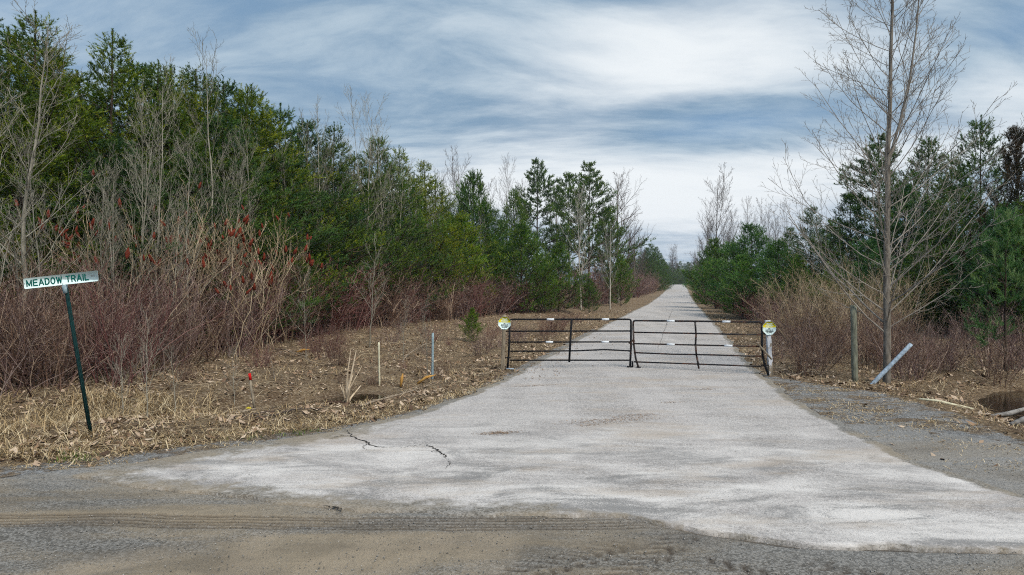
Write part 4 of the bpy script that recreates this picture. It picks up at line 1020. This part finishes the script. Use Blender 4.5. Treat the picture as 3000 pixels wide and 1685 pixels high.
def prism(name, pts, y0, y1, mat, parent):
    n = len(pts); m = MB()
    V = [(x, y0, z) for x, z in pts] + [(x, y1, z) for x, z in pts]
    m.add(V, [[i, (i + 1) % n, n + (i + 1) % n, n + i] for i in range(n)]); b = m.n - 2 * n
    m.f.append((np.array([[i for i in range(n)]]), 0)); m.f.append((np.array([[n + i for i in range(n)][::-1]]), 0))
    return m.obj(name, mat, parent)
def warning_sign(root, cx, y, cz, w_, tilt):
    r = w_ / 2; c = r * .414
    def octo(k): return [(-c * k, r * k), (c * k, r * k), (r * k, c * k), (r * k, -c * k), (c * k, -r * k), (-c * k, -r * k), (-r * k, -c * k), (-r * k, c * k)][::-1]
    pl = prism('sign_plate', octo(1), -.002, .002, M['sign_white'], root); pl.location = (cx, y, cz); pl.rotation_euler = (0, tilt, 0)
    k = .945; cut = .10 * r
    up = [(-r * k, cut), (r * k, cut), (r * k, c * k), (c * k, r * k), (-c * k, r * k), (-r * k, c * k)]
    yp = prism('yellow_panel', up[::-1], -.0045, -.0025, M['sign_yellow'], pl)
    text('PRIVATE', .046, M['sign_white'], pl, (0, -.0062, r * .60), 1, .0012, fit=.135)
    text('PROPERTY', .046, M['sign_white'], pl, (0, -.0062, r * .30), 1, .0012, fit=.185)
    for s, z, ft in (('NO', -.09, .045), ('HUNTING OR', -.30, .18), ('TRESPASSING', -.50, .20), ('ALLOWED', -.70, .14)):
        text(s, .034, M['sign_black'], pl, (0, -.0042, r * z), 1, .0010, fit=ft)
    for z in (r * .9, -r * .9):
        m = MB(); m.tubes([[0, -.006, z], [0, -.001, z]], [.006, .006], 8, cap=True); m.obj('bolt', M['sign_black'], pl)
def square_post(name, mat, root, w_, p0, p1, seed, rough=.0):
    rg = np.random.default_rng(seed); K = 9; m = MB()
    t = np.linspace(0, 1, K)[:, None]; P = np.array(p0) * (1 - t) + np.array(p1) * t
    ring = np.array([[-1, -1], [-.8, -1.08], [.8, -1.08], [1, -1], [1.06, .8], [.9, 1], [-.9, 1], [-1.06, .8]]) * w_ / 2
    V = np.stack([np.c_[P[i, 0] + ring[:, 0] + rg.normal(0, rough, 8), P[i, 1] + ring[:, 1] + rg.normal(0, rough, 8), np.full(8, P[i, 2])] for i in range(K)])
    q = [[i * 8 + j, i * 8 + (j + 1) % 8, (i + 1) * 8 + (j + 1) % 8, (i + 1) * 8 + j] for i in range(K - 1) for j in range(8)]
    m.add(V.reshape(-1, 3), q); m.f.append((np.array([[(K - 1) * 8 + j for j in range(8)]]), 0))
    return m.obj(name, mat, root)
gpl = empty('gate_post', (-.21, 17.5, 0))
square_post('post', M['grey_wood'], gpl, .088, (-.03, -.02, -.1), (.015, -.02, 1.40), 1, .002)
warning_sign(gpl, .02, -.085, 1.195, .318, R(1.5))
m = MB(); m.box((.16, -.10, .03), (.20, .05, .03), 0, (0, 0, R(-20))); m.obj('ground_plate', M['steel'], gpl)
tag(gpl, 'weathered brown wooden gate post with yellow and white octagonal sign, left', 'gate post')
gpr = empty('gate_post', (6.2, 16.45, 0))
square_post('post', M['peeling_white'], gpr, .10, (.0, -.10, -.1), (-.08, -.10, 1.32), 2, .006)
warning_sign(gpr, -.065, -.175, 1.14, .318, R(0))
tag(gpr, 'gate post with peeling white paint and yellow octagonal sign, right', 'gate post')

# ------------------------------------------------------------------ street name sign
sx0, sy0 = -6.02, 9.8
ss = empty('street_sign', (sx0, sy0, gz(sx0, sy0)))
zb = -gz(sx0, sy0)
m = MB(); a = np.array([0, 0, -.15]); b_ = np.array([-.385, 0, 2.14 + zb])
dl = b_ - a; ln = np.linalg.norm(dl); th = math.atan2(dl[0], dl[2])
for (ox, oy, wx, wy) in ((0, -.012, .026, .006), (-.017, .004, .018, .024), (.017, .004, .018, .024)):
    c_ = (a + b_) / 2 + np.array([ox, oy, 0]); m.box(c_, (wx if wx != .018 else .014, wy, ln), 0, (0, th, 0))
m.obj('post', M['post_green'], ss)
m = MB(); m.box((-.385, -.012, 2.12 + zb), (.048, .05, .12), 0, (0, th, 0)); m.obj('bracket', M['galv'], ss)
W2, H2, cr_ = .535, .076, .02
pts = []
for (cx_, cz_, a0) in ((W2 - cr_, H2 - cr_, 0), (-W2 + cr_, H2 - cr_, 90), (-W2 + cr_, -H2 + cr_, 180), (W2 - cr_, -H2 + cr_, 270)):
    for q in range(5): pts.append((cx_ + cr_ * math.cos(R(a0 + q * 22.5)), cz_ + cr_ * math.sin(R(a0 + q * 22.5))))
bl = prism('sign_blade', pts, -.0015, .0015, M['sign_white'], ss); bl.location = (-.435, -.03, 2.255 + zb); bl.rotation_euler = (0, R(-6.3), R(0))
strokes('MEADOW', .52, .100, .0185, M['sign_green'], bl, (-.240, -.0018, -.002))
strokes('TRAIL', .335, .100, .0185, M['sign_green'], bl, (.235, -.0018, -.002))
text('PVT', .040, M['sign_grey'], bl, (.460, -.0035, .004), .8, .0004, fit=.055)
for (bx_, bz_) in ((-.522, 0), (.515, 0), (.01, .064), (.02, -.062)):
    m = MB(); m.tubes([[bx_, -.006, bz_], [bx_, -.001, bz_]], [.006, .006], 8, cap=True); m.obj('bolt', M['sign_grey'], bl)
tag(ss, 'leaning green post with white MEADOW TRAIL street name blade', 'street sign')

# ------------------------------------------------------------------ loose posts, pipes, stakes
def round_post(name, x, y, h, r, mat, label, cat, lean=(0, 0), S=10, seed=0, jag=0.0, base=-.12):
    rg = np.random.default_rng(seed + 3); K = 8; root = empty(name, (x, y, gz(x, y)))
    t = np.linspace(0, 1, K)[:, None]; P = np.array([0, 0, base]) * (1 - t) + np.array([lean[0], lean[1], h]) * t
    m = MB(); m.tubes(P, r * rg.uniform(.94, 1.06, K), S, cap=True); m.obj('shaft', mat, root, True)
    return tag(root, label, cat)
round_post('wooden_post', 7.76, 15.45, 1.74, .068, M['green_wood'], 'mossy grey wooden post standing left of the bare tree', 'post', (-.03, 0), 12)
o = round_post('steel_pipe', 7.80, 15.0, .88, .045, M['steel'], 'blue-grey steel pipe leaning in front of the bare tree', 'pipe', (.97, .0), 14)
o = round_post('steel_post', -1.97, 16.9, .98 - gz(-1.97, 16.9), .030, M['galv'], 'blue-green metal post standing left of the gate', 'post', (.01, 0), 10)
o = round_post('marker_stake', -3.18, 16.4, .79 - gz(-3.18, 16.4), .022, M['cream'], 'thin cream-coloured stake left of the metal post', 'stake', (-.02, 0), 8)
st = empty('marker_stake', (-4.85, 12.9, gz(-4.85, 12.9)))
zt = .50 - gz(-4.85, 12.9)
m = MB(); m.box((-.045, 0, zt / 2 - .08), (.042, .020, zt), 0, (0, R(-9), 0)); m.obj('shaft', M['grey_wood'], st)
m = MB(); m.box((-.1, 0, zt - .06), (.046, .024, .13), 0, (0, R(-9), 0)); m.obj('painted_tip', M['red_paint'], st)
tag(st, 'wooden survey stake with a red painted tip', 'stake')
m = MB(); zc = gz(-5.05, 13.25)
m.tubes([[-.05, 0, .02], [0, .01, .035], [.06, -.01, .03]], [.02, .028, .016], 7, cap=True)
o = m.obj('marker_flag', M['yellow_plastic']); o.location = (-5.06, 13.1, zc + .1); tag(o, 'scrap of yellow plastic next to the red-tipped stake', 'plastic scrap')
m = MB(); P0 = np.array([[7.75, 13.0, 0], [8.05, 12.95, 0], [8.62, 12.75, 0]]); P0[:, 2] = [gz(7.75, 13) + .05, gz(8.05, 12.95) + .06, -.15]
m.tubes(P0, [.017, .026, .026], 9, cap=True); tag(m.obj('plastic_pipe', M['cream'], None, True), 'cream plastic pipe lying at the edge of the dark water', 'pipe')
m = MB(); m.tubes([[7.85, 10.75, gz(7.85, 10.75) + .02], [8.3, 10.9, .08], [9.0, 11.2, .22], [9.8, 11.7, .35]], [.03, .05, .06, .055], 9, cap=True)
tag(m.obj('fallen_log', M['log_grey'], None, True), 'grey fallen log sticking out of the water at the right edge', 'log')
m = MB(); m.tubes([[8.65, 12.35, -.2], [9.1, 12.5, -.18], [9.7, 12.8, -.12]], [.03, .045, .03], 8, cap=True)
tag(m.obj('fallen_log', M['log_grey'], None, True), 'pale short log lying in the dark water', 'log')

# splintered stump and torn wood
rg = np.random.default_rng(77); root = empty('splintered_stump', (px(870, 14.6), 14.6, gz(px(870, 14.6), 14.6)))
for i in range(9):
    hgt = rg.uniform(.5, 1.45); a = rg.normal(.20, .15); b2 = rg.normal(0, .15)
    p = np.array([[rg.normal(0, .05), rg.normal(0, .04), -.05], [a * hgt * .4, b2 * .4, hgt * .5], [a * hgt + rg.normal(0, .08), b2, hgt]])
    m = MB(); m.tubes(p, np.array([.032, .024, .008]) * rg.uniform(.5, 1.1), 6, cap=True); m.obj('stem', M['splinter'], root, True)
tag(root, 'splintered pale stump of broken stems in the left ditch', 'stump')
for (dxp, Yd, ang, ln, lab) in ((1008, 16.0, 80, .32, 'upright sliver of torn orange wood left of the metal post'), (1050, 16.4, 25, .5, 'slanting piece of torn orange wood by the metal post'), (745, 21.5, 12, .45, 'torn pale orange wood chunk on the cleared ground')):
    x = px(dxp, Yd); m = MB()
    p = np.array([[0, 0, 0], [math.cos(R(ang)) * ln * .5, 0, math.sin(R(ang)) * ln * .5 + .05], [math.cos(R(ang)) * ln, 0, math.sin(R(ang)) * ln]])
    m.tubes(p, [.03, .04, .008], 6, cap=True); o = m.obj('torn_wood', M['torn_wood'], None, True); o.location = (x, Yd, gz(x, Yd) + .02); tag(o, lab, 'wood piece')

# fallen branches
rg = np.random.default_rng(99)
def fallen(dx0, dy0, dx1, dy1, r, label, mat='dead_stick', lift=.04, bend=.1):
    (x0, y0), (x1, y1) = gp(dx0, dy0), gp(dx1, dy1); K = 8; t = np.linspace(0, 1, K)
    X_ = x0 + (x1 - x0) * t + rg.normal(0, bend * .25, K); Y_ = y0 + (y1 - y0) * t + rg.normal(0, bend * .25, K)
    Zz = np.array([gz(a, b) for a, b in zip(X_, Y_)]) + r + lift * np.sin(t * 3)
    m = MB(); P_ = np.stack([X_, Y_, Zz], -1)[None]; Rr = (r * np.linspace(1, .35, K))[None]; m.tubes(P_, Rr, 6)
    B_, BR = grow(P_, Rr, 5, rg, .3, .95, (25, 50), .3, .3, .03, .08, 5, .5, .004); m.tubes(B_, BR, 4)
    return tag(m.obj('fallen_branch', M[mat], None, True), label, 'branch')
fallen(905, 1025, 1110, 950, .022, 'long pale branch lying from the lane edge towards the cream stake')
fallen(690, 880, 800, 920, .02, 'pale branch lying on the cleared ground behind the red-tipped stake', lift=.15)
fallen(660, 850, 690, 960, .018, 'branch slanting down left of the ditch puddle', lift=.3)
fallen(560, 1035, 700, 985, .014, 'bundle-like pale branch at the foot of the red-tipped stake')
fallen(590, 1030, 730, 1000, .014, 'second pale branch lying by the red-tipped stake')
fallen(800, 1008, 905, 1015, .02, 'dark branch lying along the pavement side of the ditch', 'brown_twig')
fallen(570, 1058, 720, 1030, .012, 'dark twiggy branch flattened beside the gravel edge', 'dark_twig')
fallen(640, 1050, 820, 1030, .014, 'dark branch flattened beside the asphalt edge', 'dark_twig')
fallen(1010, 905, 1090, 860, .018, 'pale branch lying behind the cream stake', lift=.12)
fallen(1160, 800, 1250, 770, .03, 'pale branch lying on the clearing behind the pine sapling', lift=.2)
fallen(1990, 945, 2060, 935, .02, 'grey stick lying between right gate post and wooden post')
fallen(760, 845, 880, 835, .02, 'pale branch lying at the foot of the reddish thicket', lift=.12)

# ------------------------------------------------------------------ loose ground cover (nobody could count it)
def scatter(n, xr, yr, mask, rg):
    xy = np.stack([rg.uniform(*xr, n), yr[0] * (yr[1] / yr[0]) ** rg.random(n)], -1)
    return xy[rg.random(n) < mask(xy[:, 0], xy[:, 1])]
def verge(x, y):
    g = gravel(x, y); ok = ~inside_pave(x, y, -.05) & (y > 8.0)
    wet = (seg(x, y, POND_R) < .9) & (y < 15.5)
    wet2 = (np.abs(x + 3.9) < 2.6) & (np.abs(y - 14.2) < 2) & (ground_z(x, y) < -.25)
    return np.where(ok & ~wet, (1 - g) * .97 + .03, 0.0) * np.where(wet2, .05, 1)
rg = np.random.default_rng(123)
def flakes(name, xy, size, mat, label, cat, lift=.012, curl=.35):
    n = len(xy); z = ground_z(xy[:, 0], xy[:, 1]) + lift * rg.random(n)
    a = rg.random(n) * 6.28; s = np.clip(size * np.exp(rg.normal(-.1, .5, n)), .008, .085); e = s * rg.uniform(.45, .8, n)
    ux = np.stack([np.cos(a), np.sin(a), rg.normal(0, curl, n)], -1) * s[:, None]; uy = np.stack([-np.sin(a), np.cos(a), rg.normal(0, curl, n)], -1) * e[:, None]
    c = np.c_[xy, z + s * .3]
    V = np.stack([c - ux, c - uy * .8, c + ux, c + uy * .8], 1); V[:, 2, 2] += s * .3
    m = MB(); m.add(V.reshape(-1, 3), np.arange(n * 4).reshape(-1, 4)[:, [0, 1, 2]], 0, np.repeat(rg.random(n), 4)); m.f.append((np.arange(n * 4).reshape(-1, 4)[:, [0, 2, 3]], 0))
    return tag(m.obj(name, mat, attr='tone'), label, cat, kind='stuff')
def blades(name, xy, length, width, mat, label, cat, flat=.7, K=3, comb=None):
    n = len(xy); z = ground_z(xy[:, 0], xy[:, 1]) + .005
    a = rg.random(n) * 6.28 if comb is None else comb + rg.normal(0, .5, n)
    ln = length * rg.uniform(.4, 1.3, n); fl = np.clip(rg.normal(flat, .25, n), .05, 1.25)
    h = np.stack([np.cos(a), np.sin(a)], -1)
    sd_ = np.stack([-np.sin(a), np.cos(a), np.zeros(n)], -1) * (width * rg.uniform(.6, 1.3, n))[:, None]
    p0 = np.c_[xy, z]; p1 = p0 + np.c_[h * (np.sin(fl) * ln * .55)[:, None], np.cos(fl) * ln * .55]
    f2 = np.clip(fl + .45, 0, 1.62); p2 = p1 + np.c_[h * (np.sin(f2) * ln * .5)[:, None], np.cos(f2) * ln * .5]
    V = np.stack([p0 - sd_, p0 + sd_, p1 + sd_ * .8, p1 - sd_ * .8, p2], 1).reshape(-1, 3)
    i = np.arange(n)[:, None] * 5; m = MB()
    m.add(V, i + np.array([[0, 1, 2, 3]]), 0, np.repeat(np.clip(rg.random(n), 0, 1), 5)); m.f.append((i + np.array([[3, 2, 4]]), 0))
    return tag(m.obj(name, mat, attr='tone'), label, cat, kind='stuff')
xy = scatter(165000, (-16, 22), (8.2, 60), lambda x, y: verge(x, y) * (.15 + .85 * sstep(.36, .58, fbm(x * 1.4, y * 1.4, 66))), rg)
flakes('leaf_litter', xy, .032, M['leaves'], 'dead brown leaves and wood chips strewn over the verges', 'leaf litter')
def strawmask(x, y):
    n = fbm(x * .8, y * .8, 71); return verge(x, y) * sstep(.32, .55, n + .18 * (y < 14) * (x < 0))
xy = scatter(70000, (-15, 20), (8.2, 55), strawmask, rg)
blades('dry_grass', xy, .17, .0045, M['straw'], 'flattened straw-coloured dead grass on the verges', 'dry grass', .95)
xy = scatter(26000, (-14, -4.5), (8.5, 13.5), lambda x, y: verge(x, y) * sstep(-4.5, -7, x) * sstep(.36, .55, fbm(x, y, 75)), rg)
blades('tall_dry_grass', xy, .34, .0045, M['straw'], 'drooping dead grass behind the street sign post', 'dry grass', .95)
xy = scatter(40000, (-7.5, 0), (8.6, 16), lambda x, y: np.where(inside_pave(x, y, 0), 0, sstep(1.7, .2, y - np.interp(x, [-7.5, -5, -3.9, -2.57, -1.6, -.5, 0], [8.2, 8.8, 9.7, 10.7, 12, 14.4, 16])) * sstep(-.3, .3, y - np.interp(x, [-7.5, -5, -3.9, -2.57, -1.6, -.5, 0], [8.2, 8.8, 9.7, 10.7, 12, 14.4, 16]))), rg)
blades('dry_grass', xy, .12, .004, M['straw'], 'short matted straw along the left gravel edge', 'dry grass', 1.1)
xy = scatter(52000, (-8, 8.5), (7.9, 15), lambda x, y: sstep(.43, .56, fbm(x * 1.3, y * 1.8, 83)) * sstep(.15, .5, gravel(x, y)) * ~inside_pave(x, y, .05) * (y > 8), rg)
blades('dry_grass', xy, .09, .004, M['straw'], 'thin tufts of yellowed grass on the gravel shoulders', 'dry grass', 1.3)
xy = scatter(9000, (-7.5, -2.5), (8.3, 11), lambda x, y: sstep(.50, .62, fbm(x * 2, y * 2, 91)) * np.exp(-((y - np.interp(x, [-7.5, -5, -3.9, -2.57], [8.3, 8.8, 9.6, 10.6])) / .28) ** 2) * ~inside_pave(x, y, 0), rg)
blades('green_grass', xy, .07, .004, M['green_grass'], 'patch of fresh green grass at the left gravel edge', 'grass', .7)
def pebs(n, mask, smin, smax, label, seed):
    r2 = np.random.default_rng(seed); xy = scatter(n, (-8, 9), (4.9, 17), mask, r2); n = len(xy)
    on = inside_pave(xy[:, 0], xy[:, 1], .05); rd = xy[:, 1] < 8.3
    z = np.where(on, pave_z(xy[:, 0], xy[:, 1]), np.where(rd, .008, ground_z(xy[:, 0], xy[:, 1]) + .012))
    s = smin + (smax - smin) * r2.random(n) ** 3
    base = np.array([[1, 0, 0], [0, 1, 0], [-1, 0, 0], [0, -1, 0], [0, 0, .7], [0, 0, -.4]])
    V = (base[None] * (1 + r2.uniform(-.35, .35, (n, 6, 1)))) * s[:, None, None]
    a = r2.random(n) * 6.28; c_, s2 = np.cos(a)[:, None], np.sin(a)[:, None]
    V = np.stack([V[..., 0] * c_ - V[..., 1] * s2, V[..., 0] * s2 + V[..., 1] * c_, V[..., 2]], -1) + np.c_[xy, z][:, None]
    f = np.array([[0, 1, 4], [1, 2, 4], [2, 3, 4], [3, 0, 4], [1, 0, 5], [2, 1, 5], [3, 2, 5], [0, 3, 5]])
    m = MB(); m.add(V.reshape(-1, 3), (f[None] + (np.arange(n) * 6)[:, None, None]).reshape(-1, 3), 0, np.repeat(r2.random(n), 6))
    tag(m.obj('loose_gravel', M['pebble'], attr='tone'), label, 'gravel', kind='stuff')
pebs(46000, lambda x, y: np.where(inside_pave(x, y, .05), .012, np.clip(gravel(x, y), 0, 1) * .85), 0.003, .010, 'loose grey stones on the gravel road and shoulders', 8)
def twig_litter():
    r3 = np.random.default_rng(321); q = scatter(11000, (-15, 20), (9, 50), verge, r3); n_ = len(q)
    a = r3.random(n_) * 6.28; ln = r3.uniform(.12, .55, n_); h = np.stack([np.cos(a), np.sin(a)], -1) * ln[:, None]
    p0 = np.c_[q, ground_z(q[:, 0], q[:, 1]) + .015]; e = q + h; p2 = np.c_[e, ground_z(e[:, 0], e[:, 1]) + .02 + .16 * r3.random(n_) ** 3]
    p1 = (p0 + p2) / 2 + r3.normal(0, .03, (n_, 3)); p1[:, 2] = np.maximum(p1[:, 2], np.minimum(p0[:, 2], p2[:, 2]) + .02)
    rr_ = r3.uniform(.003, .007, n_)[:, None] * np.array([[1, .8, .5]]); m = MB(); m.tubes(np.stack([p0, p1, p2], 1), rr_, 3, 0, r3.random(n_) ** 1.2)
    tag(m.obj('twig_litter', M['tan_twig'], attr='tone'), 'broken twigs scattered over both verges', 'twigs', kind='stuff')
twig_litter()
# crumbs of soil and straw dropped on the lane behind the gate
def lanecrumb(x, y): return np.where(inside_pave(x, y, .05), np.exp(-((x - pave_l(y) - .2) / .9) ** 2) * sstep(.42, .60, fbm(x * 1.1, y * .7, 95)), 0) * (y > 15)
xy = scatter(30000, (0, 16), (15, 60), lanecrumb, rg)
n = len(xy); 
def lane_flakes():
    zz_l = pave_z(xy[:, 0], xy[:, 1]) + .006; a = rg.random(n) * 6.28; s = .026 * rg.uniform(.4, 1.5, n)
    ux = np.stack([np.cos(a), np.sin(a), rg.normal(0, .3, n)], -1) * s[:, None]; uy = np.stack([-np.sin(a), np.cos(a), rg.normal(0, .3, n)], -1) * (s * .5)[:, None]
    c = np.c_[xy, zz_l + s * .35]; V = np.stack([c - ux, c - uy, c + ux, c + uy], 1); m = MB()
    m.add(V.reshape(-1, 3), np.arange(n * 4).reshape(-1, 4), 0, np.repeat(rg.random(n) * .75, 4))
    tag(m.obj('leaf_litter', M['leaves'], attr='tone'), 'crumbs of soil and straw dropped on the lane behind the gate', 'litter', kind='stuff')
lane_flakes()
def apron_straw():
    r4 = np.random.default_rng(41); Q_ = []
    for dxp, dyp, sx_, sy_, nq in ((1545, 1062, .42, .10, 420), (1255, 1094, .16, .05, 240), (1600, 1050, .2, .05, 120), (1400, 908, .35, .1, 260), (1345, 975, .3, .04, 120), (1770, 985, .2, .05, 80), (1690, 1018, .12, .05, 60), (1480, 1075, .1, .04, 60)):
        c_ = np.array(gp(dxp, dyp)); o_ = r4.normal(0, 1, (nq, 2)) * [sx_, sy_]; o_[:, 1] += o_[:, 0] * .25; Q_.append(c_ + o_)
    q = np.concatenate(Q_); n_ = len(q); a = r4.random(n_) * 6.28; ln = r4.uniform(.02, .09, n_)
    h = np.stack([np.cos(a), np.sin(a)], -1) * ln[:, None]; z0 = pave_z(q[:, 0], q[:, 1]) + .004
    w_ = np.stack([-np.sin(a), np.cos(a)], -1) * .004
    V = np.stack([np.c_[q - w_, z0], np.c_[q + w_, z0], np.c_[q + h, z0 + r4.random(n_) * .02]], 1)
    m = MB(); m.add(V.reshape(-1, 3), np.arange(n_ * 3).reshape(-1, 3), 0, np.repeat(.25 + r4.random(n_) * .6, 3))
    tag(m.obj('dry_grass', M['leaves'], attr='tone'), 'small heaps of brown straw lying on the apron before the gate', 'straw', kind='stuff')
apron_straw()
# ------------------------------------------------------------------ thin moist air that turns the far trees blue
hm = bpy.data.materials.new('haze'); hm.use_nodes = True; ht = NT(hm.node_tree); ht.n.clear()
pv = ht.node('ShaderNodeVolumePrincipled'); pv.inputs['Color'].default_value = (.80, .88, 1.0, 1); pv.inputs['Density'].default_value = HAZE
ho = ht.node('ShaderNodeOutputMaterial'); ht.l.new(pv.outputs[0], ho.inputs['Volume'])
m = MB(); m.box((50, 485, 9), (1000, 1090, 40)); tag(m.obj('haze', hm), 'thin bluish haze over the far end of the lane', 'haze', kind='stuff')
